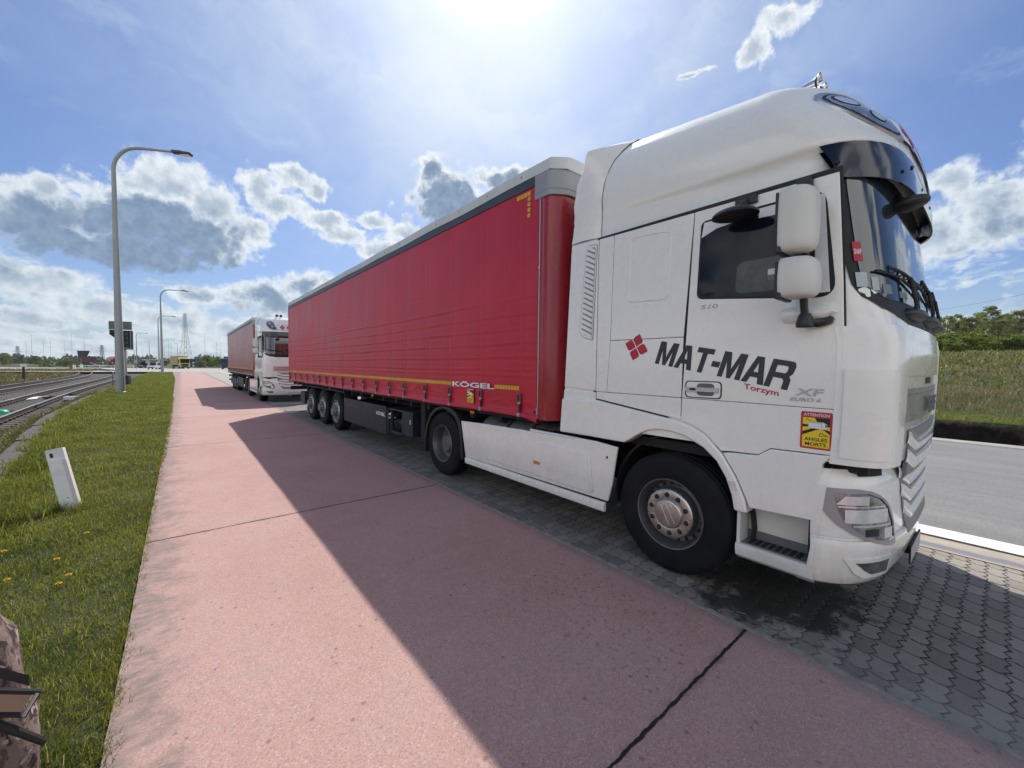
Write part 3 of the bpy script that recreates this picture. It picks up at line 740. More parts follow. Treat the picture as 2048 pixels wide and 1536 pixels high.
    for xc, dirn in ((-.75, 1), (-.05, 1), (.6, 1)):
        mb = MB()
        p0 = off_pt(cab_front, abs(xc)/CAB_W, 2.08, .03, -1 if xc < 0 else 1)
        def P(x, z, o): return off_pt(cab_front, abs(x)/CAB_W, z, o, -1 if x < 0 else 1)
        a = P(xc - .02, 2.30, .045)
        mb.tube([p0, P(xc - .01, 2.15, .05), a], .011, 6); mb.tube([P(xc + .06, 2.09, .03), P(xc + .05, 2.18, .05), P(xc + .03, 2.285, .045)], .009, 6)
        q = [P(xc - .36 + .09*i, 2.335 - .012*i, .022) for i in range(9)]
        mb.tube(q, .008, 6); q2 = [P(xc - .30 + .09*i, 2.355 - .012*i, .04) for i in range(7)]
        mb.tube(q2, .010, 6)
        for i in range(1, 7): mb.tube([q[i], q2[i-1]], .006, 5); mb.tube([q[i], q2[min(6, i)]], .006, 5)
        mb.tube([a, q2[3]], .013, 6)
        mb.build('wiper', 'seal', R, smooth=50)
    # ---- sun visor: dark band standing off under the roof front
    mb = MB(); top = []; bot = []
    for t in frange(-1, 1, 71):
        a = abs(t); sg = -1 if t < 0 else 1; u = a*.90
        p = roof_pt(u, 3.165); cut = max(0, (a - .955)/.045)
        n = Vector((sg*p.x, p.y - 1.0, 0)).normalized()
        top.append(Vector((sg*p.x, p.y, p.z - .004)) - n*.006)
        bb = Vector((sg*p.x, p.y - .02*(1 - a**4), 0)) + n*.010
        bot.append(Vector((bb.x, bb.y - .11*max(0, (a - .72)/.28)**1.5, 2.925)))
    mid = [lerp(a, b, .5) + Vector((np.sign(a.x)*.006, -.010, 0)) for a, b in zip(top, bot)]
    inn = [p + Vector((-.012*np.sign(p.x)*abs(p.x)**4, .012, .004)) for p in bot]; inm = [p + Vector((-.012*np.sign(p.x)*abs(p.x)**4, .02, 0)) for p in top]
    mb.grid([top, mid, bot, inn, inm])
    vz = mb.build('sun_visor', 'visor', R, smooth=60)
    mb = MB()
    for x in (-.75, -.25, .25): mb.lathe([(.014, 0), (.014, -.012), (0, -.016)], (x, .085, 3.03), 10, 0, 'y')
    for s in sides: mb.lathe([(.014, 0), (.014, s*.014), (0, s*.018)], (s*1.215, .36, 3.02), 10, 0, 'x')
    mb.build('visor_bolt', 'seal', vz)
    # ---- deflector panels flanking the grille, bonnet, badge panel
    for s in sides:
        mb = MB()
        patch(mb, cab_front, [1.145, 1.16, 1.2, 1.3, 1.5, 1.7, 1.9, 2.0], lambda z: interp(z, [(1.1, .76), (2.0, .74)]), .9985, .020, 0, s, 26, .045)
        patch(mb, cab_front, [1.19, 1.21, 1.4, 1.6, 1.70, 1.74], lambda z: interp(z, [(1.19, .90), (1.21, .885), (1.70, .885), (1.74, .90)]), .995, .032, 0, s, 16, .025)
        mb.build('corner_deflector', 'paint', R, smooth=35, bevel=(.010, 3))
    mb = MB(); patch(mb, cab_front, [1.70, 1.73, 1.85, 2.0, 2.015], -.72, .72, .014, 0, 1, 30, .03)
    mb.build('bonnet_flap', 'paint', R, smooth=35, bevel=(.006, 2))
    mb = MB(); patch(mb, cab_front, [1.40, 1.45, 1.55, 1.62], -.70, .70, .006, 0, 1, 24, .02)
    patch(mb, cab_front, [1.575, 1.58], -.69, .69, .0075, 1, 1, 24, .002)
    patch(mb, cab_front, [1.64, 1.685], -.12, .12, .004, 2, 1, 6, .004)
    bd = mb.build('badge_panel', ['silver', 'grey', 'seal'], R, smooth=35)
    mb = MB(); put_text(mb, 'DAF', (-.20, -.018, 1.435), (1, 0, 0), (0, 0, 1), .40, .115, 0, .03, depth=.004)
    mb.build('badge_lettering', 'grey', bd, smooth=0)
    # ---- grille: a grey mesh with white bars swept across it
    mb = MB()
    patch(mb, lambda r, z: cab_front(r, max(z, 1.0)) if z > 1.0 else bumper_front(r, z), [.60, .7, .8, .9, .999, 1.05, 1.2, 1.345], lambda z: -interp(z, [(.6, .38), (.75, .49), (.95, .555), (1.3, .60)]), lambda z: interp(z, [(.6, .38), (.75, .49), (.95, .555), (1.3, .60)]), .0125, 0, 1, 30, .02)
    gr = mb.build('grille', M('grille_mesh', (.24, .245, .25), .5, .3, bump=.5, bs=140), R, smooth=40)
    mb = MB()
    for z0, z1, z2 in ((1.20, 1.225, 1.255), (1.075, 1.10, 1.135), (.955, .98, 1.01), (.83, .855, .89), (.70, .73, .77)):
        fn = (lambda r, z: cab_front(r, z)) if z0 > 1.0 else bumper_front
        rows = []
        for z, o in ((z0 - .020, .010), (z0 - .014, .018), (z1 - .008, .0235), (lerp(z1, z2, .5), .0235), (z2 + .004, .018), (z2 + .006, .010)):
            kx = interp(z0, [(.6, .42), (.7, .50), (.83, .55), (.95, .585), (1.2, .615)]); rows.append([off_pt(fn, abs(t)*kx, z + .085*max(0, abs(t) - .62)/.38, o*(1 - max(0, abs(t) - .95)/.05*.4), -1 if t < 0 else 1) for t in frange(-1, 1, 41)])
        mb.grid(rows, 0)
        rows = [[off_pt(fn, abs(t)*kx*.95, z + .085*max(0, abs(t) - .62)/.38, o, -1 if t < 0 else 1) for t in frange(-1, 1, 41)] for z, o in ((z2 + .010, .011), (z2 + .012, .016), (z2 + .016, .016), (z2 + .018, .011))]
        mb.grid(rows, 1)
    mb.build('grille_bar', ['paint', 'silver'], gr, smooth=50)
    # ---- bumper
    mb = MB(); zs = [.33, .345, .36, .38, .42, .5, .58, .63, .648, .656, .664, .672, .69, .76, .84, .92, 1.0, 1.03, 1.065, 1.10]
    for s in sides:
        G = []
        for z in zs:
            zz = 0; k = interp(z, [(.33, .0), (.56, .012), (.63, .012), (.648, .010), (.656, -.004), (.664, -.004), (.672, .005), (1.0, .008), (1.03, .002), (1.065, -.012), (1.10, -.030)])
            row = [off_pt(bumper_front, r, z, k) for r in RS if r < 1] ; y0 = row[-1].y; x0 = bumper_front(1, z).x + k
            ye = interp(z, [(.33, .385), (.6, .375), (1.09, .325)]); row += [Vector((x0, lerp(y0, ye, q), z)) for q in (.15, .5, .85, 1.0)] + [Vector((x0 - .012, ye + .008, z)), Vector((x0 - .12, ye + .012, z))]
            G.append([Vector((p.x*s, p.y, p.z)) for p in row])
        mb.grid(G)
    bp = mb.build('bumper', 'paint', R, smooth=32)
    mb = MB()
    for s in sides:
        patch(mb, bumper_front, [1.062, 1.12], .76, .89, .004, 0, s, 8, .05)
        mb.box(*sorted((s*1.05, s*1.20)), .40, .43, .40, 1.10)
    mb.box(-1.15, 1.15, .40, .42, .42, 1.14); mb.box(-1.12, 1.12, .16, .40, 1.08, 1.13)
    mb.build('bumper_gap', 'dark', bp, smooth=0)
    for s in sides:
        zo = [.605, .615, .635, .665, .70, .75, .80, .85, .90, .945, .97, .985]
        oute = lambda z: interp(z, [(.605, .70), (.615, .75), (.65, .85), (.69, .91), (.73, .95), (.78, .975), (.84, .988), (.92, .993), (.985, .995)])
        inne = lambda z: interp(z, [(.605, .655), (.615, .645), (.68, .645), (.78, .665), (.87, .71), (.93, .765), (.97, .84), (.985, .90)])
        mb = MB(); patch(mb, bumper_front, zo, inne, oute, .016, 0, s, 14, .02)
        hl = mb.build('headlight', 'greytrim', bp, smooth=40, bevel=(.005, 2))
        zi = [.635, .66, .70, .75, .80, .85, .90, .94, .957]
        outi = lambda z: interp(z, [(.635, .73), (.66, .81), (.70, .885), (.75, .93), (.80, .95), (.86, .963), (.957, .968)])
        inni = lambda z: interp(z, [(.635, .67), (.66, .665), (.76, .685), (.86, .73), (.92, .785), (.957, .86)])
        mb = MB(); patch(mb, bumper_front, zi, inni, outi, .0185, 0, s, 12, .004)
        mb.build('lens', M('clear_lamp_lens', (.20, .215, .225), .10, .25, .8, .7, 22, .3, 30), hl, smooth=50)
        mb = MB()
        patch(mb, bumper_front, [.885, .915, .94], .86, lambda z: interp(z, [(.885, .966), (.94, .945)]), .0215, 0, s, 5, .003); patch(mb, bumper_front, [.868, .876], .76, .962, .0215, 2, s, 6, .003)
        patch(mb, bumper_front, [.77, .82, .855], .74, .945, .0215, 0, s, 6, .006); patch(mb, bumper_front, [.745, .757], .71, .92, .0215, 2, s, 6, .003)
        patch(mb, bumper_front, [.685, .73], .80, .87, .0215, 1, s, 5, .003); patch(mb, bumper_front, [.66, .73], .69, .76, .0215, 0, s, 3, .003)
        patch(mb, bumper_front, [.66, .76, .86, .92, .957], inni, lambda z: inni(z) + .012, .0215, 1, s, 2, .003)
        mb.build('reflector', ['lampgl', 'guard', 'chrome'], hl, smooth=50)
        zf = [.42, .43, .45, .49, .53, .545]
        mb = MB(); patch(mb, bumper_front, zf, lambda z: interp(z, [(.42, .69), (.43, .675), (.545, .67)]), lambda z: interp(z, [(.42, .86), (.45, .90), (.545, .945)]), .018, 0, s, 10, .02)
        fg = mb.build('fog_lamp', 'paint', bp, smooth=40, bevel=(.006, 2))
        mb = MB(); patch(mb, bumper_front, [.442, .452, .47, .50, .522], lambda z: .70, lambda z: interp(z, [(.442, .82), (.47, .86), (.522, .905)]), .0205, 0, s, 10, .003)
        mb.build('lens', M('grey_fog_lens', (.12, .13, .125), .1, .3, .7, .5, 16), fg, smooth=50)
    mb = MB().box(-.27, .27, .028, .038, .315, .435); mb.box(-.265, .265, .0265, .0275, .32, .43, 1); mb.box(-.2, .2, .038, .10, .36, .42)
    mb.build('number_plate', ['seal', M('dusty_plate', (.42, .42, .42), .5, var=.2, vs=20)], R, smooth=0)
    mb = MB().box(-.5, .5, .10, .16, .40, .60); mb.build('bumper_centre', 'dark', bp, smooth=0)
    # ---- mirrors
    for s in sides:
        for z0, z1, y0, y1, nm in ((2.455, 2.835, .725, .905, 'mirror'), (2.175, 2.412, .705, .895, 'mirror')):
            mb = MB(); h = z1 - z0
            sec = rnd_poly([(1.335, y1 + D), (1.565, y1 + D - .005), (1.555, y1 + D - .12), (1.50, y0 + D), (1.37, y0 + D - .005)], [.02, .02, .06, .06, .04], 4)
            rows = []
            cx, cy = 1.46, (y0 + y1)/2 + D + .06
            for z, k in ((z0, .80), (z0 + .012, .90), (z0 + .035, .97), (z0 + .08, 1.0), (lerp(z0, z1, .5), 1.01), (z1 - .08, .99), (z1 - .035, .95), (z1 - .012, .86), (z1, .74)):
                rows.append([(s*(cx + (a - cx)*k), cy + (b - cy)*k, z) for a, b in sec])
            n = len(sec)
            mb.add([p for r in rows for p in r], [(i*n + j, i*n + (j+1) % n, (i+1)*n + (j+1) % n, (i+1)*n + j) for i in range(len(rows)-1) for j in range(n)] + [tuple(range(n)), tuple((len(rows)-1)*n + j for j in range(n))], 0)
            mr = mb.build(nm, 'paint_step', R, smooth=50)
            mb = MB().box(*sorted((s*1.352, s*1.552)), y1 + D - .006, y1 + D + .012, z0 + .02, z1 - .02)
            mb.box(*sorted((s*1.345, s*1.56)), y1 + D - .03, y1 + D + .006, z0 - .012, z0 + .03)
            mb.build('mirror_glass', 'blackpl', mr, smooth=30, bevel=(.008, 2))
        mb = MB()
        mb.tube([(s*1.26, .70 + D, 2.04), (s*1.33, .76 + D, 2.03), (s*1.36, .79 + D, 2.07), (s*1.365, .80 + D, 2.2), (s*1.365, .80 + D, 2.75), (s*1.36, .79 + D, 2.86), (s*1.25, .83 + D, 2.93)], .022, 10)
        mb.lathe([(.045, 0), (.048, .02), (.04, .06), (.03, .085)], (s*1.352, .79 + D, 2.0), 14, 0, 'z')
        mb.plate(rnd_poly(L([(.86, 2.04), (.70, 2.075), (.66, 2.06), (.67, 2.02), (.74, 2.0)]), .015, 3), s*1.25, s*1.285)
        mb.box(*sorted((s*1.24, s*1.30)), .80 + D, .88 + D, 2.87, 2.96)
        mb.build('mirror_arm', 'blackpl', R, smooth=50)
        mb = MB(); rows = []
        for k in range(9):
            a = math.pi*k/8
            rows.append([(s*(1.248 + .055*math.sin(a)), lerp(.93, .655, t) + D, 2.09 + (.06 if t < .85 else .055)*math.cos(a)*math.sin(math.pi*min(1, max(.12, t*.8 + .2)))**.35) for t in frange(0, 1, 10)])
        mb.grid(rows); mb.build('mirror_base', 'paint', R, smooth=60)
        # black ramp mirror above the window
        mb = MB(); rows = []
        for k in range(7):
            a = math.pi/2*k/6; rows.append([(s*(1.40 + .13*math.cos(a)*math.cos(t)), 1.21 + D + .15*math.cos(a)*math.sin(t), 2.79 + .055*math.sin(a) + .02*math.cos(t)*0) for t in frange(0, 2*math.pi, 33)])
        mb.grid(rows); mb.grid([rows[0], [(s*1.40, 1.21 + D, 2.765)]*33])
        mb.tube([(s*1.24, 1.19 + D, 2.93), (s*1.31, 1.19 + D, 2.90), (s*1.36, 1.2 + D, 2.84)], .024, 8); mb.box(*sorted((s*1.24, s*1.28)), 1.12 + D, 1.26 + D, 2.90, 2.955)
        mb.build('ramp_mirror', 'blackpl', R, smooth=50)
    # front mirror hanging under the visor (co-driver corner) and its arm
    mb = MB(); rows = []
    for k in range(11):
        a = math.pi*k/10; rows.append([(-.68 + .085*math.sin(a)*math.cos(t), .085 - .095*math.cos(a), 2.825 + .045*math.sin(a)*math.sin(t) + .012*math.cos(a)) for t in frange(0, 2*math.pi, 17)])
    mb.grid(rows); mb.tube([(-.67, .10, 2.84), (-.62, .17, 2.90), (-.58, .24, 2.97)], .022, 8)
    mb.build('front_mirror', 'blackpl', R, smooth=60)
    # ---- roof spotlights
    def RB(x, z, o=.010):
        lo, hi = 0.0, 1.6
        for _ in range(32):
            m = (lo + hi)/2
            if roof_pt(m, z).x < abs(x) - 1e-9 and m < 1: lo = m
            elif m >= 1: hi = m
            else: hi = m
        return off_pt(roof_pt, max(lo, 1e-4), z, o, -1 if x < 0 else 1)
    for s in sides:
        outline = [(1.03, 3.585), (.94, 3.64), (.80, 3.61), (.66, 3.25), (.78, 3.215), (.95, 3.27), (1.045, 3.43)]
        cu = sum(q[0] for q in outline)/7; cz = sum(q[1] for q in outline)/7
        def disc(k, o, rings=6, sink=0.0):
            P2 = rnd_poly([(cu + (a - cu)*k, cz + (b - cz)*k) for a, b in outline], .05, 5); n = len(P2); mb = MB(); vs = []
            for q in range(rings):
                kk = 1 - q/rings; vs += [RB(s*(cu + (a - cu)*kk), cz + (b - cz)*kk, o) for a, b in P2]
            vs.append(RB(s*cu, cz, o))
            mb.add(vs, [(q*n + i, q*n + (i+1) % n, (q+1)*n + (i+1) % n, (q+1)*n + i) for q in range(rings-1) for i in range(n)] + [((rings-1)*n + i, (rings-1)*n + (i+1) % n, rings*n) for i in range(n)])
            low = [p + Vector((-s*.002, .02, -.02)) for p in vs[:n]]; mb.grid([vs[:n] + vs[:1], low + low[:1]]); return mb
        sp = disc(1.0, .010).build('roof_spotlight', 'silver', R, smooth=50)
        disc(.86, .013).build('lens_rim', 'seal', sp, smooth=50)
        disc(.80, .015).build('lens', M('spotlight_lens', (.20, .22, .24), .06, .35, .8, .6, 7), sp, smooth=50)
        for (dx, dz, r_) in ((.03, .09, .062), (-.04, -.05, .05)):
            for k_, mt_ in ((1.0, 'guard'), (.82, 'lampgl')):
                m2 = MB(); pts = [RB(s*(cu + dx + r_*k_*math.cos(t)), cz + dz + r_*k_*math.sin(t), .0165 if k_ == 1 else .018) for t in frange(0, 2*math.pi, 21)[:-1]]
                m2.add(pts, [tuple(range(20))]); m2.build('reflector', mt_, sp, smooth=0)
    # ---- air horns
    for x in (-.60, -.44):
        mb = MB(); z = 3.92
        mb.lathe([(.062, .62), (.052, .632), (.036, .66), (.024, .71), (.018, .78), (.016, .91), (.022, .93), (.022, .96), (0, .965)], (x, 0, z), 20, 0, 'y')
        mb.lathe([(.052, .636), (.034, .66), (0, .665)], (x, 0, z), 20, 1, 'y')
        mb.box(x - .012, x + .012, .72, .76, z - .2, z); mb.box(x - .012, x + .012, .90, .93, z - .2, z)
        mb.build('air_horn', ['chrome', 'seal'], R, smooth=50)
    # ---- lettering
    u = Vector((0, -1.01, -.185)).normalized(); v = Vector((0, -u.z, u.y)); v = Vector((0, .185, -1.01)).normalized()*-1
    v = Vector((0, -.18, 1)).normalized()
    mb = MB(); put_wordmark(mb, 'MAT-MAR', (-1.2525, 1.88 + D, 1.772), u, v, 1.0, .195, .16)
    mb.build('company_lettering', 'letter', R, smooth=0, recalc=False)
    mb = MB(); uu = Vector((0, -.985, -.17)).normalized(); put_logo(mb, (-1.2525, 2.065 + D, 1.915), Vector((0, -.93, -.30)).normalized(), Vector((0, -.26, .95)).normalized(), .125)
    mb.build('company_logo', 'red', R, smooth=0, recalc=False); mb = MB()
    put_text(mb, 'Torzym', (-1.2525, 1.168 + D, 1.578), u, Vector((0, 0, 1)), .225, .052, 0, .02)
    mb.build('town_lettering', 'red', R, smooth=0, recalc=False)
    mb = MB(); u0, v0 = Vector((0, -1, 0)), Vector((0, -.28, 1))
    put_text(mb, 'XF', (-1.2525, .855 + D, 1.563), u0, v0, .145, .047, 0, .015, depth=.004)
    put_text(mb, 'EURO 6', (-1.2525, .88 + D, 1.525), u0, v0, .165, .025, 0, .005, depth=.003)
    put_text(mb, '510', (-1.2525, 1.50 + D, 2.192), u0, v0, .125, .030, 0, .0, depth=.003)
    mb.build('model_badge', 'alu', R, smooth=0, recalc=False)
    warning_sticker('warning_sticker', R, -1.2505, .815 + D, .648 + D, 1.222, 1.462)
    # front board over the visor with emblem and name
    mb = MB()
    def quadstrip(x0, x1, z0, z1, o, mi, n=14):
        mb.grid([[RB(lerp(x0, x1, i/n), lerp(z0, z1, j/4), o) for i in range(n+1)] for j in range(5)], mi)
    quadstrip(-.66, .66, 3.24, 3.46, .008, 2)
    for a in ((-.67, .67, 3.235, 3.246), (-.67, .67, 3.454, 3.465)): quadstrip(*a, .010, 0)
    for (du, dv) in ((0, 1), (1, 0), (0, -1), (-1, 0)):
        lf = rnd_poly([(0, .05), (.46, .51), (0, .97), (-.46, .51)], [.03, .24, .03, .24], 5)
        pts = []
        for x, y in lf:
            X = x*dv + y*du; Y = y*dv - x*du; pts.append(RB(-.47 + X*.115, 3.35 + Y*.108, .0125))
        mb.add(pts, [tuple(range(len(pts)))], 1)
    tmp = MB(); put_wordmark(tmp, 'MAT-MAR', (-.30, 0, 3.29), (1, 0, 0), (0, 0, 1), .86, .12, 0)
    mb.add([RB(p[0], p[2], .0125) for p in tmp.v], tmp.f, 0)
    mb.build('name_board', ['letter', 'red', 'white'], R, smooth=0, recalc=False)
    return R

# ================================================================== the semi-trailer
BUCK = [16.62, 15.78, 14.91, 14.08, 13.19, 12.57, 11.88, 11.13, 10.41, 9.63, 8.89, 8.14, 7.47, 6.81, 6.0, 5.21, 4.41, 3.61]
def make_trailer(label):
    T = thing('semi_trailer', label, 'trailer')
    W, LEN, D = 1.275, 13.62, -3.2755
    r2 = np.random.default_rng(3)
    # near curtain with the pressed-through load slats and strap lines
    ys = np.linspace(.06, LEN - .05, 520); zs = np.concatenate([np.linspace(1.185, 2.9, 150), np.linspace(2.92, 3.77, 26)])
    Yg, Zg = np.meshgrid(ys, zs)
    d = .006*np.sin(Yg*.9 + Zg*.8) + .0022*np.sin(Yg*3.1 - Zg*2.1 + 1) + .0012*np.sin(Yg*7.1 + 3*Zg)
    straps = sorted(y + D for y in BUCK)
    for y in straps:
        d += .0045*np.exp(-((Yg - y - .012*np.sin(Zg*2.2 + y))/.016)**2)
        d -= .003*np.exp(-((Yg - y)/.10)**2)
    for i, z in enumerate((1.62, 1.69, 1.85, 2.02, 2.19, 2.36, 2.54, 2.71, 2.88)):
        seg = np.zeros_like(ys)
        for a, b in zip([0] + straps, straps + [LEN]):
            m = (ys >= a) & (ys < b); seg[m] = r2.uniform(.3, 1.0)*(1 if z < 2.6 else r2.uniform(.0, .7))
            k = m & ((np.abs(ys - a) < .05) | (np.abs(ys - b) < .05)); seg[k] *= .2
        zz = z + .006*np.sin(ys*1.3 + i) + .003*np.sin(ys*5 + 2*i)
        d += seg[None, :]*.0042*np.exp(-((Zg - zz[None, :])/.016)**2) - seg[None, :]*.0026*np.exp(-((Zg - zz[None, :] + .035)/.022)**2)
    for _ in range(60):
        y0, z0 = r2.uniform(.2, 13.4), r2.uniform(1.2, 1.45); a = r2.uniform(-.5, .5)
        u = (Yg - y0)*math.cos(a) + (Zg - z0)*math.sin(a); v = -(Yg - y0)*math.sin(a) + (Zg - z0)*math.cos(a)
        d += .005*np.exp(-(u/.16)**2 - (v/.016)**2)
    d *= np.clip((3.78 - Zg)/.10, 0, 1)*np.clip((Yg - .05)/.05, 0, 1)
    flare = np.clip((1.23 - Zg)/.05, 0, 1)
    Xg = -W - d - .012*flare
    n0, n1 = Yg.shape
    mb = MB(); mb.v = list(zip(Xg.ravel().tolist(), Yg.ravel().tolist(), Zg.ravel().tolist()))
    mb.f = [(i*n1 + j, i*n1 + j + 1, (i+1)*n1 + j + 1, (i+1)*n1 + j) for i in range(n0 - 1) for j in range(n1 - 1)]; mb.m = [0]*len(mb.f)
    mb.build('curtain', 'curtain', T, smooth=180, recalc=False)
    mb = MB(); rows = []
    for x, z in ((-W - .012, 1.19), (-W - .030, 1.175), (-W - .038, 1.15), (-W - .030, 1.135), (-W + .02, 1.13)):
        rows.append([(x - .004*math.sin(y*3 + z*40) - .003*math.sin(y*7.7), y, z + .004*math.sin(y*2.3) + (-.05*max(0, .22 - y)/.22 if z < 1.16 else 0)) for y in np.linspace(.02, LEN - .04, 160)])
    mb.grid(rows); mb.build('curtain_hem', 'curtain', T, smooth=60)
    MB().box(W, W + .012, .06, LEN - .05, 1.14, 3.745).build('curtain', 'curtain', T, smooth=0)
    # front wall with rounded corners, roof, cap
    def rr(hw, y0, y1, r): return rnd_poly([(-hw, y0), (hw, y0), (hw, y1), (-hw, y1)], [r, r, .0, .0], 6)
    mb = MB(); mb.prism([(x, y, 1.125) for x, y in rr(W, -.02, .035, .05)], (0, 0, 2.6))
    mb2 = rnd_poly([(-W + .01, .03), (-W + .01, -.10), (-W + .16, -.20), (W - .16, -.20), (W - .01, -.10), (W - .01, .03)], [0, .04, .06, .06, .04, 0], 4)
    mb.prism([(x, y, 1.13) for x, y in mb2], (0, 0, 2.55))
    for q in (1.32, 1.45): mb.lathe([(.012, 0), (.010, -.006), (0, -.006)], (-W + .10, -.172, q), 8, 0, 'y')
    mb.build('front_wall', 'redwall', T, smooth=30)
    mb = MB().box(-W - .006, -W + .012, .036, .050, 1.22, 3.62); mb.box(-W - .02, -W + .01, .030, .052, 1.14, 1.27); mb.box(-W-.03, -W, .055, .085, 1.20, 1.225, 1)
    mb.box(-W + .22, -W + .26, -.215, -.20, 1.27, 1.36)
    mb.build('curtain_pole', ['silver', 'seal'], T, smooth=0, bevel=(.003, 1))
    mb = MB(); cap = rnd_poly([(-W - .012, .125), (-W - .012, -.115), (-W + .15, -.225), (W - .15, -.225), (W + .012, -.115), (W + .012, .125)], [0, .05, .08, .08, .05, 0], 4)
    mb.prism([(x, y, 3.60) for x, y in cap], (0, 0, .335))
    for z in (3.66, 3.86): mb.prism([(x*1.002, y - .004, z) for x, y in cap], (0, 0, .008))
    mb.build('corner_cap', 'greycap', T, smooth=40, bevel=(.012, 2))
    mb = MB()
    for s in (-1, 1):
        mb.prism([(s*(W - .03), .12, 3.765), (s*(W + .012), .12, 3.765), (s*(W + .014), .12, 3.80), (s*(W + .008), .12, 3.875), (s*(W - .03), .12, 3.875)], (0, LEN - .13, 0))
    mb.build('roof_rail', 'railgrey', T, smooth=30)
    ro = MB()
    prof = [(-W - .014, 3.865), (-W - .018, 3.95), (-W - .004, 3.99), (-W + .06, 4.0), (0, 4.01), (W - .06, 4.0), (W + .004, 3.99), (W + .018, 3.95), (W + .014, 3.865)]
    rows = [[(x*kx, y, z - dz) for x, z in prof] for y, kx, dz in ((-.232, .885, .0), (-.12, .998, .0), (-.11, 1, 0), (-.02, 1, 0))] + [[(x, y, z + .006*math.sin(y*3)) for x, z in prof] for y in np.linspace(.3, LEN, 40)]
    ro.grid(rows); ro.add(rows[0], [tuple(range(len(prof)))]); ro.add(rows[-1], [tuple(range(len(prof)))])
    for k in range(20):
        y = .35 + k*.68; ro.lathe([(.016, 0), (.013, -.006), (.006, -.004)], (-W - .013, y, 3.93), 8, 1)
    for x in (-1.05, -.95, -.80, -.6): ro.lathe([(.014, 0), (.012, -.005), (0, -.005)], (x, -.225, 3.945), 8, 1, 'y')
    ro.build('roof', ['rooftarp', 'grey'], T, smooth=50)
    # reflective tape
    def surf(y, z, o):
        j = min(len(ys) - 1, max(0, int(round((y - ys[0])/(ys[1] - ys[0]))))); i = int(np.argmin(np.abs(zs - z)))
        return (float(Xg[i, j]) - o, y, z)
    mb = MB(); y = .36
    while y < 13.5:
        if .80 < y < .86: mb.build('reflective_tape', 'tape', T, smooth=0, recalc=False); mb = MB()
        if not (.80 < y < 1.88):
            mb.add([surf(y, 1.447, .005), surf(y + .047, 1.447, .005), surf(y + .047, 1.497, .005), surf(y, 1.497, .005)], [(0, 1, 2, 3)])
        y += .054
    mb.build('reflective_tape', 'tape', T, smooth=0, recalc=False); mb = MB()
    for k in range(4): mb.add([surf(.20 + k*.062, 3.685, .005), surf(.256 + k*.062, 3.685, .005), surf(.256 + k*.062, 3.735, .005), surf(.20 + k*.062, 3.735, .005)], [(0, 1, 2, 3)])
    for k in range(1, 5): mb.add([surf(.20, 3.735 - k*.062, .005), surf(.25, 3.735 - k*.062, .005), surf(.25, 3.685 - k*.062 + .006, .005), surf(.20, 3.685 - k*.062 + .006, .005)], [(0, 1, 2, 3)])
    mb.build('reflective_tape', 'tape', T, smooth=0, recalc=False)
    mb = MB(); put_text(mb, 'K\u00d6GEL', (-W - .026, 1.86, 1.435), (0, -1, 0), (0, 0, 1), 1.03, .085, 0, .035)
    put_text(mb, 'K\u00d6GEL', (-W - .022, 12.75, 1.45), (0, -1, 0), (0, 0, 1), .42, .05, 0, .02)
    mb.build('maker_lettering', 'white', T, smooth=0, recalc=False)
    warning_sticker('warning_sticker', T, -W - .024, 1.47, 1.29, 1.215, 1.425)
    # strap buckles
    proto = None
    for y in straps:
        if proto is None:
            mb = MB(); mb.box(-W - .022, -W - .014, -.020, .020, 1.17, 1.41, 1)
            mb.box(-W - .040, -W - .020, -.027, .027, 1.31, 1.415, 2); mb.box(-W - .048, -W - .038, -.016, .016, 1.325, 1.405, 1)
            mb.box(-W - .036, -W - .020, -.024, .024, 1.285, 1.312, 0); mb.box(-W - .046, -W - .022, -.022, .022, 1.135, 1.185, 0); mb.box(-W - .034, -W - .018, -.028, -.008, 1.2, 1.29, 1)
            proto = mb.build('strap_buckle', ['alu', 'seal', 'grey'], T, smooth=0, bevel=(.003, 1)); proto.location = (0, y, 0)
        else:
            c = proto.copy(); COL.objects.link(c); c.parent = T; c.location = (0, y, 0)
    # running gear
    for s in (-1, 1):
        for y in (7.82, 9.13, 10.44): wheel(T, s*1.255, y, s, 'trailer', .50)
    mb = MB()
    for s in (-1, 1): mb.box(*sorted((s*.52, s*.62)), .3, 13.3, .86, 1.12)
    mb.box(-1.22, 1.22, .0, LEN - .05, 1.085, 1.125)
    for y in frange(.8, 13.2, 20): mb.box(-1.2, 1.2, y, y + .08, 1.0, 1.09)
    for y in (7.82, 9.13, 10.44):
        mb.lathe([(.07, -1.1), (.07, 1.1)], (0, y, .5), 12); mb.box(-1.0, -.75, y - .18, y + .18, .4, .95); mb.box(.75, 1.0, y - .18, y + .18, .4, .95)
    mb.build('chassis', 'dark', T, smooth=30)
    for s in (-1, 1):
        mb = MB().box(*sorted((s*1.235, s*1.255)), 4.47, 7.15, .34, .905)
        mb.box(*sorted((s*1.23, s*1.24)), 4.40, 4.47, .40, .86)
        g = mb.build('side_guard', 'guard', T, smooth=30, bevel=(.01, 2))
        if s < 0:
            mb = MB(); put_text(mb, 'K\u00d6GEL', (-1.2565, 4.98, .70), (0, -1, 0), (0, 0, 1), .46, .085, 0, .03); mb.build('maker_lettering', 'white', g, smooth=0, recalc=False)
            mb = MB(); put_text(mb, 'www.koegel.com', (-1.2565, 6.95, .735), (0, -1, 0), (0, 0, 1), .78, .05, 0, .0); mb.build('web_address', 'grey', g, smooth=0, recalc=False)
        mb = MB(); mb.box(*sorted((s*.80, s*1.22)), 3.35, 3.80, .44, .88); mb.box(*sorted((s*.78, s*1.24)), 3.28, 4.38, .86, .89)
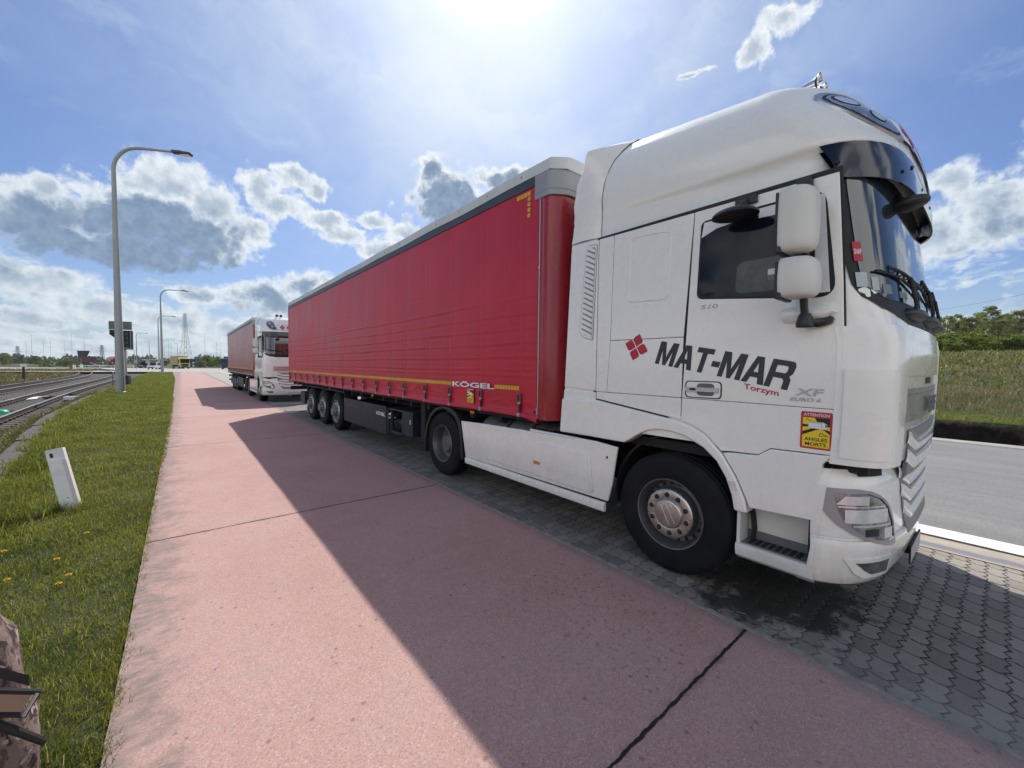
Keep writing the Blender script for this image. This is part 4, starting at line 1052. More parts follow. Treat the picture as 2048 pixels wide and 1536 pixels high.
        mb.box(*sorted((s*.8, s*1.2)), 3.85, 4.38, .40, .45); mb.box(*sorted((s*1.15, s*1.2)), 4.30, 4.38, .45, .86); mb.box(*sorted((s*.8, s*.85)), 3.8, 4.4, .45, .86)
        mb.box(*sorted((s*1.221, s*1.224)), 3.43, 3.46, .66, .74, 1)
        mb.build('pallet_box', ['guard', 'white'], T, smooth=0, bevel=(.008, 1))
        mb = MB().box(*sorted((s*.72, s*.84)), 2.66, 2.80, .30, 1.10); mb.box(*sorted((s*.62, s*.94)), 2.60, 2.88, .24, .30); mb.tube([(s*.78, 2.74, .98), (s*1.16, 2.74, .98)], .018, 6); mb.box(*sorted((s*1.0, s*1.18)), 2.95, 3.1, .5, 1.08)
        mb.build('landing_leg', 'dark', T, smooth=30)
        mb = MB().plate([(11.02, .22), (11.05, .22), (11.06, 1.0), (11.03, 1.0)], s*.80, s*1.24); mb.build('mudflap', 'belt', T, smooth=0)
        mb = MB(); pts = [(7.10, .94), (7.2, 1.03), (7.5, 1.045), (10.8, 1.045), (11.0, .98), (11.06, .90)]
        mb.plate(pts + [(y, z - .02) for y, z in reversed(pts)], s*.8, s*1.24); mb.build('mudguard', 'blackpl', T, smooth=30)
        mb = MB(); mb.lathe([(0, 0), (.20, .0), (.20, .62), (0, .62)], (s*1.02, 11.50, .60), 20, 0, 'y'); mb.box(*sorted((s*.84, s*1.22)), 11.50, 12.1, .40, .80)
        mb.build('tool_box', 'guard', T, smooth=30, bevel=(.03, 2))
        for y in (1.4, 5.2, 8.4, 12.3):
            mb = MB().box(*sorted((s*1.245, s*1.262)), y - .05, y + .05, 1.065, 1.105); mb.build('marker_lamp', 'amber', T, smooth=0, bevel=(.006, 1))
    mb = MB().box(-1.24, 1.24, LEN - .14, LEN - .02, .48, .60); mb.box(-.7, -.6, LEN - .5, LEN - .1, .5, 1.1); mb.box(.6, .7, LEN - .5, LEN - .1, .5, 1.1)
    mb.box(-1.24, 1.24, LEN - .08, LEN - .01, .78, .92)
    rb = mb.build('rear_bumper', 'dark', T, smooth=0, bevel=(.01, 1))
    for s in (-1, 1): MB().box(*sorted((s*.78, s*1.16)), LEN - .012, LEN + .0, .80, .91).build('tail_lamp', 'redlens', rb, smooth=0)
    mb = MB()
    for s in (-1, 1):
        mb.box(*sorted((s*.005, s*(W - .02))), LEN - .04, LEN - .005, 1.14, 3.88); mb.box(*sorted((s*(W - .035), s*(W + .012))), LEN - .05, LEN + .006, 1.06, 3.92)
        for x in (.35, .7): mb.tube([(s*x, LEN + .012, 1.16), (s*x, LEN + .012, 3.86)], .014, 6, 1)
    mb.build('rear_door', ['redwall', 'silver'], T, smooth=0)
    return T

# ================================================================== the setting
def kerb_x(y): return np.interp(y, [-20, 0, 6, 8.6, 12.7, 18.3, 26, 40, 95, 130], [-.8, -1.25, -1.72, -2.0, -2.45, -3.05, -3.35, -3.7, -4.2, -5])
def sm(x): x = np.clip(x, 0, 1); return x*x*(3 - 2*x)
def wav(x, y, k):
    return (np.sin(x*k + 1.3*np.sin(y*k*.7 + .5)) + np.sin(y*k*1.1 + 1.7*np.sin(x*k*.6 + 2)) + .5*np.sin((x + y)*k*2.3 + 1) + .5*np.sin((x - 1.3*y)*k*2.9))/3
def height(x, y):
    x = np.asarray(x, float); y = np.asarray(y, float)
    h = np.full(np.broadcast(x, y).shape, -.03)
    low = sm((kerb_x(y) - .15 - x)/1.3)*(1 - sm((y - 92)/25))
    h = h - .60*low + .18*sm((-11.5 - x)/4)*(1 - sm((y - 92)/25))
    h = h + .05*wav(x, y, .5)*sm((-13 - x)/6)
    r = x - 15.25 - .12*wav(x*0, y, 1.3)
    rise = np.interp(x, [15.2, 17, 20, 24, 30, 40, 55, 75, 110, 200, 600], [.43, .50, .60, .92, 1.45, 2.35, 3.35, 4.3, 5.0, 5.2, 5.2])
    fade = 1 - sm((y - 100)/60)
    lump = .16*wav(x, y, .55)*sm((x - 19)/6) + .05*wav(x, y, 1.7)*sm((x - 15.4)/1.5)
    h = h + (rise + lump + .03)*sm(r/.28)*fade
    return h
def field_mesh(name, xs, ys, mat, fn=height, kind_='structure', mask=None):
    Xg, Yg = np.meshgrid(xs, ys); Zg = fn(Xg, Yg); n0, n1 = Xg.shape
    mb = MB(); mb.v = list(zip(Xg.ravel().tolist(), Yg.ravel().tolist(), Zg.ravel().tolist()))
    mb.f = [(i*n1 + j, i*n1 + j + 1, (i+1)*n1 + j + 1, (i+1)*n1 + j) for i in range(n0-1) for j in range(n1-1)]; mb.m = [0]*len(mb.f)
    return kind(mb.build(name, mat, None, smooth=60, recalc=False), kind_)

def ground_mat():
    m, t, b = base_mat('rough_grassland'); p = t.node('ShaderNodeTexCoord').outputs['Object']
    n = t.noise(p, .35, 7, .62); n2 = t.noise(p, 6, 5, .6)
    g = t.mix(t.step(n2, .3, .7), (.028, .045, .012), (.075, .095, .028))
    dry = t.mix(t.step(n2, .3, .7), (.085, .068, .036), (.16, .135, .075))
    c = t.mix(t.step(n, .44, .62), g, dry)
    x, y, z = t.xyz(p)[:3]
    edge = t.math('MULTIPLY', t.step(x, 15.1, 15.2), t.step(t.math('ADD', x, t.math('MULTIPLY', n2, .35)), 15.9, 15.65))
    c = t.mix(edge, c, t.mix(t.step(n2, .35, .65), (.008, .007, .006), (.024, .019, .015)))
    t.l.new(c, b.inputs['Base Color']); b.inputs['Roughness'].default_value = .9; b.inputs['Specular IOR Level'].default_value = .2
    bn = t.node('ShaderNodeBump', {'Height': t.noise(p, 9, 6, .7), 'Strength': .9, 'Distance': .12}); t.l.new(bn.outputs[0], b.inputs['Normal'])
    return m
xs = np.concatenate([[-3000, -1200, -500, -250, -140, -90, -60, -45, -35], np.linspace(-28, -12, 26), np.linspace(-11.5, -5, 8), np.linspace(-4.8, -.2, 34), [0, 3, 8, 13, 14.9], np.linspace(15.0, 16.0, 16), np.linspace(16.2, 30, 46), np.linspace(31, 60, 40), np.linspace(63, 120, 24), [140, 180, 250, 400, 900, 3000]])
ys = np.concatenate([[-60, -40, -25, -15], np.linspace(-10, 26, 120), np.linspace(26.5, 60, 50), np.linspace(61, 130, 40), [140, 155, 175, 200, 240, 300, 420, 700, 1500, 3500]])
field_mesh('ground', xs, ys, ground_mat())

def path_mat():
    m, t, b = base_mat('red_pigmented_concrete'); p = t.node('ShaderNodeTexCoord').outputs['Object']
    x, y, z = t.xyz(p)[:3]
    big = t.noise(p, .55, 6, .6); mid = t.noise(p, 4, 6, .65); fine = t.noise(p, 75, 4, .75)
    c = t.mix(t.step(big, .3, .7), (.405, .24, .212), (.475, .298, .265))
    c = t.mix(t.math('MULTIPLY', t.step(mid, .45, .8), .35), c, (.50, .36, .32))
    # exposed aggregate: dark and pale grains
    v = t.node('ShaderNodeTexVoronoi', {'Vector': p, 'Scale': 150.0}); grain = t.xyz(v.outputs['Color'])[0]
    c = t.mix(t.math('MULTIPLY', t.step(grain, .72, .9), .40), c, (.20, .13, .12))
    c = t.mix(t.math('MULTIPLY', t.step(grain, .16, .04), .40), c, (.60, .50, .47))
    c = t.mix(t.math('MULTIPLY', t.step(fine, .52, .72), .32), c, (.22, .15, .135))
    v2 = t.node('ShaderNodeTexVoronoi', {'Vector': p, 'Scale': 16.0}); spot = t.math('MULTIPLY', t.step(v2.outputs['Distance'], .26, .12), t.step(t.xyz(v2.outputs['Color'])[1], .86, .9))
    c = t.mix(t.math('MULTIPLY', spot, .55), c, (.11, .08, .075))
    # worn grey band along the grass and along the paving
    wl = t.step(t.math('ADD', x, t.math('MULTIPLY', t.math('SUBTRACT', mid, .5), 1.1)), .06, -.27)
    streak = t.noise(t.vmath('MULTIPLY', p, (9, 22, 1)), 1.0, 5, .65)
    c = t.mix(t.math('MULTIPLY', wl, t.step(streak, .35, .65, .35, .95)), c, (.205, .168, .152))
    c = t.mix(t.math('MULTIPLY', t.step(t.math('ADD', big, t.math('MULTIPLY', mid, .5)), .78, .98), .45), c, (.33, .255, .235))
    # drips of oil beside the truck
    q = t.vmath('MULTIPLY', t.vmath('SUBTRACT', p, (2.2, 1.75, 0)), (1.2, .75, 0))
    oil = t.math('MULTIPLY', t.step(t.vmath('LENGTH', q), 1.0, .25), t.step(t.noise(p, 22, 4, .6), .56, .66))
    c = t.mix(t.math('MULTIPLY', oil, .45), c, (.13, .065, .062))
    wr = t.step(t.math('ADD', x, t.math('MULTIPLY', mid, .25)), 2.85, 3.0)
    c = t.mix(t.math('MULTIPLY', wr, .6), c, (.20, .17, .155))
    # joints across the slab
    J = None
    for yj in JOINTS:
        a = t.math('ABSOLUTE', t.math('SUBTRACT', t.math('ADD', y, t.math('MULTIPLY', t.math('SUBTRACT', t.noise(p, 14, 4, .6), .5), .030)), yj))
        J = a if J is None else t.math('MINIMUM', J, a)
    jm = t.step(J, .012, .006)
    c = t.mix(t.math('MULTIPLY', t.step(J, .05, .008), t.step(mid, .4, .65, .0, .55)), c, (.14, .09, .08))
    c = t.mix(jm, c, (.018, .014, .013))
    t.l.new(c, b.inputs['Base Color']); b.inputs['Roughness'].default_value = .82; b.inputs['Specular IOR Level'].default_value = .35
    hgt = t.math('SUBTRACT', t.math('ADD', t.math('MULTIPLY', fine, .8), t.math('MULTIPLY', grain, .25)), t.math('MULTIPLY', jm, 4))
    bn = t.node('ShaderNodeBump', {'Height': hgt, 'Strength': .55, 'Distance': .006}); t.l.new(bn.outputs[0], b.inputs['Normal'])
    return m
JOINTS = [-3.9, 1.0, 5.13, 10.72, 16.3, 21.9, 27.4, 33.0, 38.6, 44.2, 49.8]
def sheet(name, x0, x1, y0, y1, z, mat, wob=None):
    mb = MB(); ysr = np.concatenate([np.arange(y0, min(y1, 20), .06), np.linspace(min(y1, 20), y1, 60)]) if wob else np.array([y0, y1])
    L = [(x0 + (wob[0](y) if wob and wob[0] else 0), y, z) for y in ysr]; R_ = [(x1 + (wob[1](y) if wob and wob[1] else 0), y, z) for y in ysr]
    mb.grid([[a, b_] for a, b_ in zip(L, R_)]); return kind(mb.build(name, mat, None, smooth=0, recalc=False))
def jag(y, k=1.0): return k*(.004*math.sin(y*2.1) + .0035*math.sin(y*13.7 + 1) + .003*math.sin(y*31 + 2) + .003*math.sin(y*67))
sheet('path', -.30, 2.86, -12, 100, .004, path_mat(), (lambda y: jag(y, .3) - .006*max(0, y - 15) - (.012*max(0, y - 55)), lambda y: .004*min(60, max(0, y - 10))))

def paver_mat():
    m, t, b = base_mat('zigzag_concrete_pavers'); p = t.node('ShaderNodeTexCoord').outputs['Object']
    x, y, z = t.xyz(p)[:3]
    wob = t.math('MULTIPLY', t.math('SUBTRACT', t.noise(p, 1.7, 4, .6), .5), .09)
    wob2 = t.math('MULTIPLY', t.math('SUBTRACT', t.noise(p, 23, 4, .6), .5), .020)
    u = t.math('DIVIDE', t.math('ADD', t.math('ADD', x, wob), wob2), .19); v = t.math('DIVIDE', t.math('ADD', t.math('ADD', y, wob), wob2), .108)
    tri = lambda q: t.math('SUBTRACT', t.math('PINGPONG', q, .5), .25)
    v2 = t.math('ADD', v, t.math('MULTIPLY', tri(t.math('MULTIPLY', u, 2.0)), .50))
    u2 = t.math('ADD', u, t.math('MULTIPLY', t.math('SINE', t.math('MULTIPLY', v2, 6.2832)), .040))
    fu = t.math('ABSOLUTE', t.math('SUBTRACT', t.math('FRACT', u2), .5)); fv = t.math('ABSOLUTE', t.math('SUBTRACT', t.math('FRACT', v2), .5))
    du = t.math('MULTIPLY', t.math('SUBTRACT', .5, fu), .19); dv = t.math('MULTIPLY', t.math('SUBTRACT', .5, fv), .108)
    dd = t.math('MINIMUM', du, dv)
    cell = t.node('ShaderNodeTexWhiteNoise', {'Vector': t.comb(t.math('FLOOR', u2), t.math('FLOOR', v2))}, noise_dimensions='2D').outputs['Value']
    fine = t.noise(p, 160, 3, .7); mid = t.noise(p, 2.2, 6, .62); big = t.noise(p, .5, 4, .6)
    c = t.mix(cell, (.178, .162, .140), (.295, .272, .238))
    c = t.mix(t.math('MULTIPLY', t.step(fine, .50, .70), .45), c, (.085, .082, .078))
    c = t.mix(t.math('MULTIPLY', t.step(fine, .36, .25), .35), c, (.36, .35, .33))
    c = t.mix(t.math('MULTIPLY', t.step(mid, .45, .75), .45), c, (.10, .098, .095))
    # tan towards the gutter
    c = t.mix(t.math('MULTIPLY', t.step(x, 4.9, 5.5), .55), c, (.36, .32, .27))
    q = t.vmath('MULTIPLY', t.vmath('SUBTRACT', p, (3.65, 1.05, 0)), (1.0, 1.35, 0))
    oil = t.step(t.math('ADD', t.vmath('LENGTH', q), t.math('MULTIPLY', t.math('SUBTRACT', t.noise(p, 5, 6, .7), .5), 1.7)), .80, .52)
    c = t.mix(t.math('MULTIPLY', oil, .86), c, (.011, .011, .011))  # oil stain, made near-black to paint in the shade under the truck
    jt = t.step(t.math('ADD', dd, t.math('MULTIPLY', t.math('SUBTRACT', t.noise(p, 34, 4, .7), .5), .014)), .0070, .0020)
    fill = t.step(t.math('ADD', x, t.math('MULTIPLY', t.math('SUBTRACT', mid, .5), 1.6)), 3.0, 3.55, .35, 1.0)
    jt = t.math('MULTIPLY', jt, fill)
    c = t.mix(jt, c, (.020, .018, .016))
    t.l.new(c, b.inputs['Base Color'])
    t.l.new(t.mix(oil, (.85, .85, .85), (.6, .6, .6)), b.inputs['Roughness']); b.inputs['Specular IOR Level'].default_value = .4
    hgt = t.math('ADD', t.math('MULTIPLY', t.step(dd, .0, .012), 1.0), t.math('ADD', t.math('MULTIPLY', fine, .12), t.math('MULTIPLY', cell, .18)))
    bn = t.node('ShaderNodeBump', {'Height': hgt, 'Strength': .8, 'Distance': .008}); t.l.new(bn.outputs[0], b.inputs['Normal'])
    return m
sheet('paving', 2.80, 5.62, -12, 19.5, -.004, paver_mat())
def conc(name, a, b_, s=2.0, joints=None, rough=.85, stain=(.10, .10, .09), st=.4):
    m, t, b = base_mat(name); p = t.node('ShaderNodeTexCoord').outputs['Object']
    n = t.noise(p, s, 7, .65); f = t.noise(p, 120, 3, .7)
    c = t.mix(t.step(n, .3, .7), a, b_); c = t.mix(t.math('MULTIPLY', t.step(f, .5, .7), .35), c, tuple(q*.5 for q in a))
    c = t.mix(t.math('MULTIPLY', t.step(t.noise(p, s*.6, 6, .7), .5, .75), st), c, stain)
    if joints:
        x, y, z = t.xyz(p)[:3]; jx = t.math('ABSOLUTE', t.math('SUBTRACT', t.math('PINGPONG', t.math('ADD', y if joints[0] == 'y' else x, joints[2]), joints[1]/2), joints[1]/4))
        jj = t.math('ABSOLUTE', t.math('SUBTRACT', t.math('FRACT', t.math('DIVIDE', t.math('ADD', y if joints[0] == 'y' else x, joints[2]), joints[1])), .5))
        c = t.mix(t.step(jj, .5 - .010/joints[1], .5 - .004/joints[1]), c, (.03, .028, .025))
    t.l.new(c, b.inputs['Base Color']); b.inputs['Roughness'].default_value = rough; b.inputs['Specular IOR Level'].default_value = .35
    bn = t.node('ShaderNodeBump', {'Height': f, 'Strength': .5, 'Distance': .005}); t.l.new(bn.outputs[0], b.inputs['Normal'])
    return m
m_lane = conc('pale_concrete_lane', (.30, .29, .265), (.38, .37, .34), .8, ('y', 5.6, 1.1), st=.25, stain=(.2, .195, .18))
sheet('parking_lane', 2.82, 6.10, 19.5, 104, -.006, m_lane)
sheet('crossing_road', -75, 150, 100, 168, -.002, conc('pale_concrete_road', (.34, .33, .31), (.42, .41, .38), .3, st=.25, stain=(.22, .215, .2)))
# crumbling edge between path and paving
mb = MB(); rows = []
for y in np.concatenate([np.arange(-4, 12, .02), np.arange(12, 60, .25)]):
    k = .035*(.5 + .5*math.sin(y*3.1))*(.5 + .5*math.sin(y*11 + 1)) + .012*math.sin(y*41) + .010*math.sin(y*93); a = 2.868 + .004*min(60, max(0, y - 10)); w = .040 + k*.6
    rows.append([(a - .012 + .004*math.sin(y*57), y, -.01), (a - .004, y, .008), (a + w*.6, y, .010 + .004*math.sin(y*37)), (a + w, y, -.008)])
mb.grid(rows); kind(mb.build('path_edge', conc('crumbling_edge_mortar', (.21, .20, .18), (.29, .28, .25), 18, stain=(.06, .055, .05), st=.5), None, smooth=30, recalc=False))
# gutter, white line, carriageway, far edge strip
def gutter_mat():
    m, t, b = base_mat('stained_concrete_gutter'); p = t.node('ShaderNodeTexCoord').outputs['Object']; x, y, z = t.xyz(p)[:3]
    n = t.noise(p, 3, 6, .65); n2 = t.noise(t.vmath('MULTIPLY', p, (30, 3, 1)), 1, 5, .65)
    c = t.mix(t.step(n, .3, .7), (.34, .285, .225), (.42, .36, .29))
    wet = t.step(t.math('ABSOLUTE', t.math('SUBTRACT', t.math('ADD', x, t.math('MULTIPLY', t.math('SUBTRACT', n, .5), .16)), 5.75)), .10, .04)
    c = t.mix(t.math('MULTIPLY', wet, .85), c, (.17, .18, .215)); c = t.mix(t.math('MULTIPLY', t.step(n2, .55, .8), .5), c, (.13, .10, .075))
    t.l.new(c, b.inputs['Base Color']); t.l.new(t.mix(wet, (.85,)*3, (.5,)*3), b.inputs['Roughness'])
    return m
sheet('gutter', 5.628, 6.03, -12, 104, .000, gutter_mat())
sheet('tar_joint', 6.0, 6.10, -12, 104, -.001, conc('black_tar_joint', (.012, .012, .012), (.03, .03, .028), 30, st=0), None)
def asphalt():
    m, t, b = base_mat('worn_asphalt'); p = t.node('ShaderNodeTexCoord').outputs['Object']
    n = t.noise(t.vmath('MULTIPLY', p, (1.6, .25, 1)), 1.0, 6, .6); f = t.noise(p, 70, 4, .75); g = t.noise(p, 14, 5, .7)
    c = t.mix(t.step(n, .3, .7), (.19, .187, .182), (.245, .242, .235)); c = t.mix(t.math('MULTIPLY', t.step(f, .46, .66), .55), c, (.06, .06, .06)); c = t.mix(t.math('MULTIPLY', t.step(g, .5, .7), .25), c, (.09, .09, .088))
    t.l.new(c, b.inputs['Base Color']); b.inputs['Roughness'].default_value = .8
    bn = t.node('ShaderNodeBump', {'Height': f, 'Strength': .6, 'Distance': .006}); t.l.new(bn.outputs[0], b.inputs['Normal'])
    return m
sheet('road', 6.06, 14.62, -30, 104, -.008, asphalt())
def line_mat():
    m, t, b = base_mat('worn_white_road_paint'); p = t.node('ShaderNodeTexCoord').outputs['Object']
    n = t.noise(t.vmath('MULTIPLY', p, (40, 9, 1)), 1.0, 6, .7); c = t.mix(t.step(n, .52, .72), (.74, .73, .70), (.30, .29, .28))
    t.l.new(c, b.inputs['Base Color']); b.inputs['Roughness'].default_value = .7; return m
sheet('road_marking', 6.095, 6.42, -12, 104, .002, line_mat(), (lambda y: .5*jag(y*1.7), lambda y: .3*jag(y + 3)))
sheet('road_edge', 14.62, 15.16, -30, 104, -.002, conc('pale_edge_strip', (.34, .33, .31), (.42, .41, .39), 2, ('y', 2.2, .6)))

# old concrete kerb slabs between grass and ballast: each slab is a thing
mk = conc('weathered_concrete_slab', (.075, .072, .066), (.125, .12, .11), 5, st=.5, stain=(.06, .055, .045))
def slab(y0, y1):
    a0, a1 = kerb_x(y0), kerb_x(y1); ang = math.atan2(a1 - a0, y1 - y0)
    mb = MB().box(-.17, .17, 0, (y1 - y0)*.985/math.cos(ang), -.16, .02)
    o = mb.build('kerb_slab', mk, None, smooth=30, bevel=(.012, 2)); o.location = (float(a0) - .12, y0, random.uniform(-.03, -.005)); o.rotation_euler = (random.uniform(-.012, .012), random.uniform(-.03, .03), -ang)
    return tag(o, 'weathered grey concrete slab in the edging between grass and railway ballast', 'kerb slab', 'concrete edging slabs beside the railway ballast')
y = 4.6
while y < 30.5:
    slab(y, y + 1.0); y += 1.0

# ballast bed
def ballast_mat():
    m, t, b = base_mat('railway_ballast'); p = t.node('ShaderNodeTexCoord').outputs['Object']
    v = t.node('ShaderNodeTexVoronoi', {'Vector': p, 'Scale': 15.0}); g = t.xyz(v.outputs['Color'])[0]; n = t.noise(p, .6, 5, .6)
    c = t.mix(g, (.040, .034, .030), (.19, .17, .15)); c = t.mix(t.step(v.outputs['Distance'], .35, .7), c, (.03, .028, .026)); c = t.mix(t.math('MULTIPLY', t.step(n, .5, .75), .4), c, (.13, .085, .06))
    t.l.new(c, b.inputs['Base Color']); b.inputs['Roughness'].default_value = .9
    bn = t.node('ShaderNodeBump', {'Height': v.outputs['Distance'], 'Strength': 1.0, 'Distance': .05}); bn.invert = True; t.l.new(bn.outputs[0], b.inputs['Normal'])
    return m
def track_z(y): return -.52*(1 - sm((np.asarray(y, float) - 85)/30))
def bal_h(x, y):
    k = kerb_x(y); side = sm((k - .45 - x)/.9)*sm((x + 13.2)/1.2)
    return (track_z(y) - .075 + .02*wav(x, y, 9) + .012*wav(x, y, 23))*side + (height(x, y) - .05)*(1 - side)
field_mesh('ballast', np.concatenate([np.linspace(-13.4, -8, 60), np.linspace(-7.9, -2.0, 120)]), np.concatenate([np.linspace(3, 40, 330), np.linspace(40.5, 118, 110)]), ballast_mat(), bal_h)

# two railway tracks
m_rail = M('polished_rail_head', (.62, .60, .58), .22, 1, 0, .06, 3); m_rust = M('rusty_rail_web', (.040, .020, .014), .8, 0, 0, .3, 6); m_sleep = M('grey_concrete_sleeper', (.20, .185, .165), .85, 0, 0, .25, 3, .4, 60, dirt=(.07, .05, .04), dirt_amt=.6)
AX = ([3, 12, 22.8, 31.9, 39.5, 49, 64, 80, 95, 106, 114, 122, 130, 138], [-5.1, -5.38, -5.86, -6.26, -6.55, -6.68, -6.76, -7.15, -8.0, -9.4, -11.2, -14.0, -18.0, -24.0])
def track(offset, label):
    T = thing('railway_track', label, 'railway track', (0, 0, 0), 0, 'railway tracks left of the grass verge')
    yy = np.concatenate([np.arange(3, 60, 1.5), np.arange(60, 138, 2.0)]); cx = np.interp(yy, *AX)
    k = np.ones(7)/7; cx = np.convolve(np.pad(cx, 3, 'edge'), k, 'valid'); cx[:3] = np.interp(yy[:3], *AX)
    P = np.stack([cx, yy], 1); tn = np.gradient(P, axis=0); tn /= np.linalg.norm(tn, axis=1)[:, None]; nr = np.stack([tn[:, 1], -tn[:, 0]], 1)
    zz = track_z(yy)
    prof = [(-.075, 0), (-.075, .012), (-.014, .03), (-.014, .155), (-.038, .165), (-.038, .192), (-.032, .20), (.032, .20), (.038, .192), (.038, .165), (.014, .155), (.014, .03), (.075, .012), (.075, 0)]
    for s in (-.755, .755):
        mb = MB(); rows = []
        for i in range(len(yy)):
            c = P[i] + nr[i]*(s + offset); rows.append([(c[0] + nr[i][0]*a, c[1] + nr[i][1]*a, zz[i] + .012 + b_) for a, b_ in prof])
        mb.grid(rows)
        npf = len(prof) - 1
        mb.m = [1 if 4 <= (q % npf) <= 8 else 0 for q in range(len(mb.f))]
        mb.build('rail', [m_rust, m_rail], T, smooth=30)
    proto = None; s_len = np.concatenate([[0], np.cumsum(np.linalg.norm(np.diff(P, axis=0), axis=1))])
    for q in range(95):
        d = 4 + q*.62; i = min(len(yy) - 2, int(np.searchsorted(s_len, d)) - 1); f = (d - s_len[i])/(s_len[i+1] - s_len[i]); c = P[i]*(1 - f) + P[i+1]*f + nr[i]*offset
        if proto is None:
            mb = MB().prism([(-1.25, -.13, -.2), (1.25, -.13, -.2), (1.25, -.11, -.012), (.5, -.11, -.03), (-.5, -.11, -.03), (-1.25, -.11, -.012)], (0, .22, 0))
            for s in (-.755, .755):
                mb.box(s - .14, s - .06, -.06, .06, -.02, .03, 1); mb.box(s + .06, s + .14, -.06, .06, -.02, .03, 1)
            o = proto = mb.build('sleeper', [m_sleep, m_rust], T, smooth=0)
        else:
            o = proto.copy(); COL.objects.link(o); o.parent = T
        o.location = (c[0], c[1], float(track_z(c[1])) + .018); o.rotation_euler = (0, 0, -math.atan2(tn[i][0], tn[i][1]) + rng.uniform(-.01, .01))
    return T
track(0, 'nearer railway track with shiny rail heads next to the grass verge'); track(-4.05, 'farther railway track beside the dry grass field')

# ---------------------------------------------------------------- grass as blades
def blade_mat(name, a, b_, straw, k_straw, trans=.45):
    m = bpy.data.materials.new(name); m.use_nodes = True; t = NT(m.node_tree); t.n.clear()
    g = t.node('ShaderNodeNewGeometry').outputs['Random Per Island']; p = t.node('ShaderNodeTexCoord').outputs['Object']
    n = t.noise(p, 1.3, 5, .65)
    c = t.mix(t.math('ADD', t.math('MULTIPLY', g, .42), t.math('MULTIPLY', t.step(n, .35, .65), .58)), a, b_)
    c = t.mix(t.math('MULTIPLY', t.step(t.noise(p, 2.6, 5, .65), .56, .70), .38), c, straw)
    c = t.mix(t.step(t.math('FRACT', t.math('MULTIPLY', g, 17.3)), 1 - k_straw, 1 - k_straw + .02), c, straw)
    bs = t.node('ShaderNodeBsdfPrincipled', {'Base Color': c, 'Roughness': .45, 'Specular IOR Level': .4})
    tr = t.node('ShaderNodeBsdfTranslucent', {'Color': t.mix(1.0, c, (1.4, 1.42, .85), 'MULTIPLY')})
    mx = t.node('ShaderNodeMixShader', {0: trans, 1: bs.outputs[0], 2: tr.outputs[0]}); out = t.node('ShaderNodeOutputMaterial', {0: mx.outputs[0]})
    return m
def blades(name, x, y, z, h, lean, w, mat, bend=True, kind_='stuff'):
    """one mesh of thin bent blades at the given roots"""
    n = len(x); a = rng.uniform(0, 2*np.pi, n); la = rng.uniform(0, 2*np.pi, n)
    dx, dy = np.cos(a)*w, np.sin(a)*w; lx, ly = np.cos(la)*lean*h, np.sin(la)*lean*h
    V = np.empty((n, 5, 3))
    V[:, 0] = np.stack([x - dx, y - dy, z], 1); V[:, 1] = np.stack([x + dx, y + dy, z], 1)
    V[:, 2] = np.stack([x + dx*.75 + lx*.35, y + dy*.75 + ly*.35, z + h*.6], 1); V[:, 3] = np.stack([x - dx*.75 + lx*.35, y - dy*.75 + ly*.35, z + h*.6], 1)
    V[:, 4] = np.stack([x + lx, y + ly, z + h*np.sqrt(np.maximum(.08, 1 - lean*lean*.6))], 1)
    me = bpy.data.meshes.new(name); me.vertices.add(n*5); me.vertices.foreach_set('co', V.ravel())
    idx = np.arange(n)[:, None]*5; loops = np.concatenate([idx + np.array([[0, 1, 2, 3]]), idx + np.array([[3, 2, 4]])], 1).ravel()
    me.loops.add(len(loops)); me.loops.foreach_set('vertex_index', loops.astype(np.int32))
    me.polygons.add(2*n); st = np.stack([np.arange(n)*7, np.arange(n)*7 + 4], 1).ravel(); me.polygons.foreach_set('loop_start', st.astype(np.int32))
    me.materials.append(mat); me.update(calc_edges=True); me.validate()
    o = bpy.data.objects.new(name, me); COL.objects.link(o); return kind(o, kind_)
m_lawn = blade_mat('lawn_grass', (.074, .100, .018), (.215, .225, .044), (.28, .25, .13), .12, .55)
m_lawn_soil = M('mossy_soil', (.035, .045, .014), .95, 0, 0, .4, 12, .6, 40)
def lawn_h(x, y): return np.where(x > -.32, -.006, .0) + .018*wav(x, y, 3.1)*sm((-.35 - x)/.3) - .02 + .012*sm((-.4 - x)/.2)
mbv = []
yv = np.concatenate([np.arange(-3, 14, .12), np.arange(14, 40, .5), np.arange(40, 99, 2)])
mb = MB(); mb.grid([[(float(lerp(-.27 - .006*max(0, q - 15) - .012*max(0, q - 55), kerb_x(q) - .05, k/16)), q, 0) for k in range(17)] for q in yv])
mb.v = [(a, b_, float(lawn_h(a, b_))) for a, b_, c in mb.v]
kind(mb.build('verge', m_lawn_soil, None, smooth=60, recalc=False))
def lawn(y0, y1, dens, hmin, hmax, w, patchy=True):
    n = int(dens*(y1 - y0)*3.0); y = rng.uniform(y0, y1, n); u = rng.uniform(0, 1, n); x0 = -.27 - .006*np.maximum(0, y - 15) - .012*np.maximum(0, y - 55); x1 = kerb_x(y) + .04
    x = x0 + (x1 - x0)*u; keep = rng.uniform(0, 3.0, n) < (x0 - x1); x, y = x[keep], y[keep]
    k = wav(x, y, 1.9)*.5 + .5*wav(x, y, 5.3)
    h = (hmin + (hmax - hmin)*rng.uniform(0, 1, len(x))**1.6)*(1 + .55*k)
    h *= 1 + 1.3*sm((kerb_x(y) + .5 - x)/.4)
    return x, y, h
parts = [lawn(-1.0, 3.5, 9000, .025, .085, .0022), lawn(3.5, 8, 5200, .025, .075, .003), lawn(8, 16, 2300, .025, .075, .005), lawn(16, 34, 900, .03, .08, .009), lawn(34, 98, 260, .04, .09, .02)]
ws_ = [.0020, .0028, .0042, .008, .02]
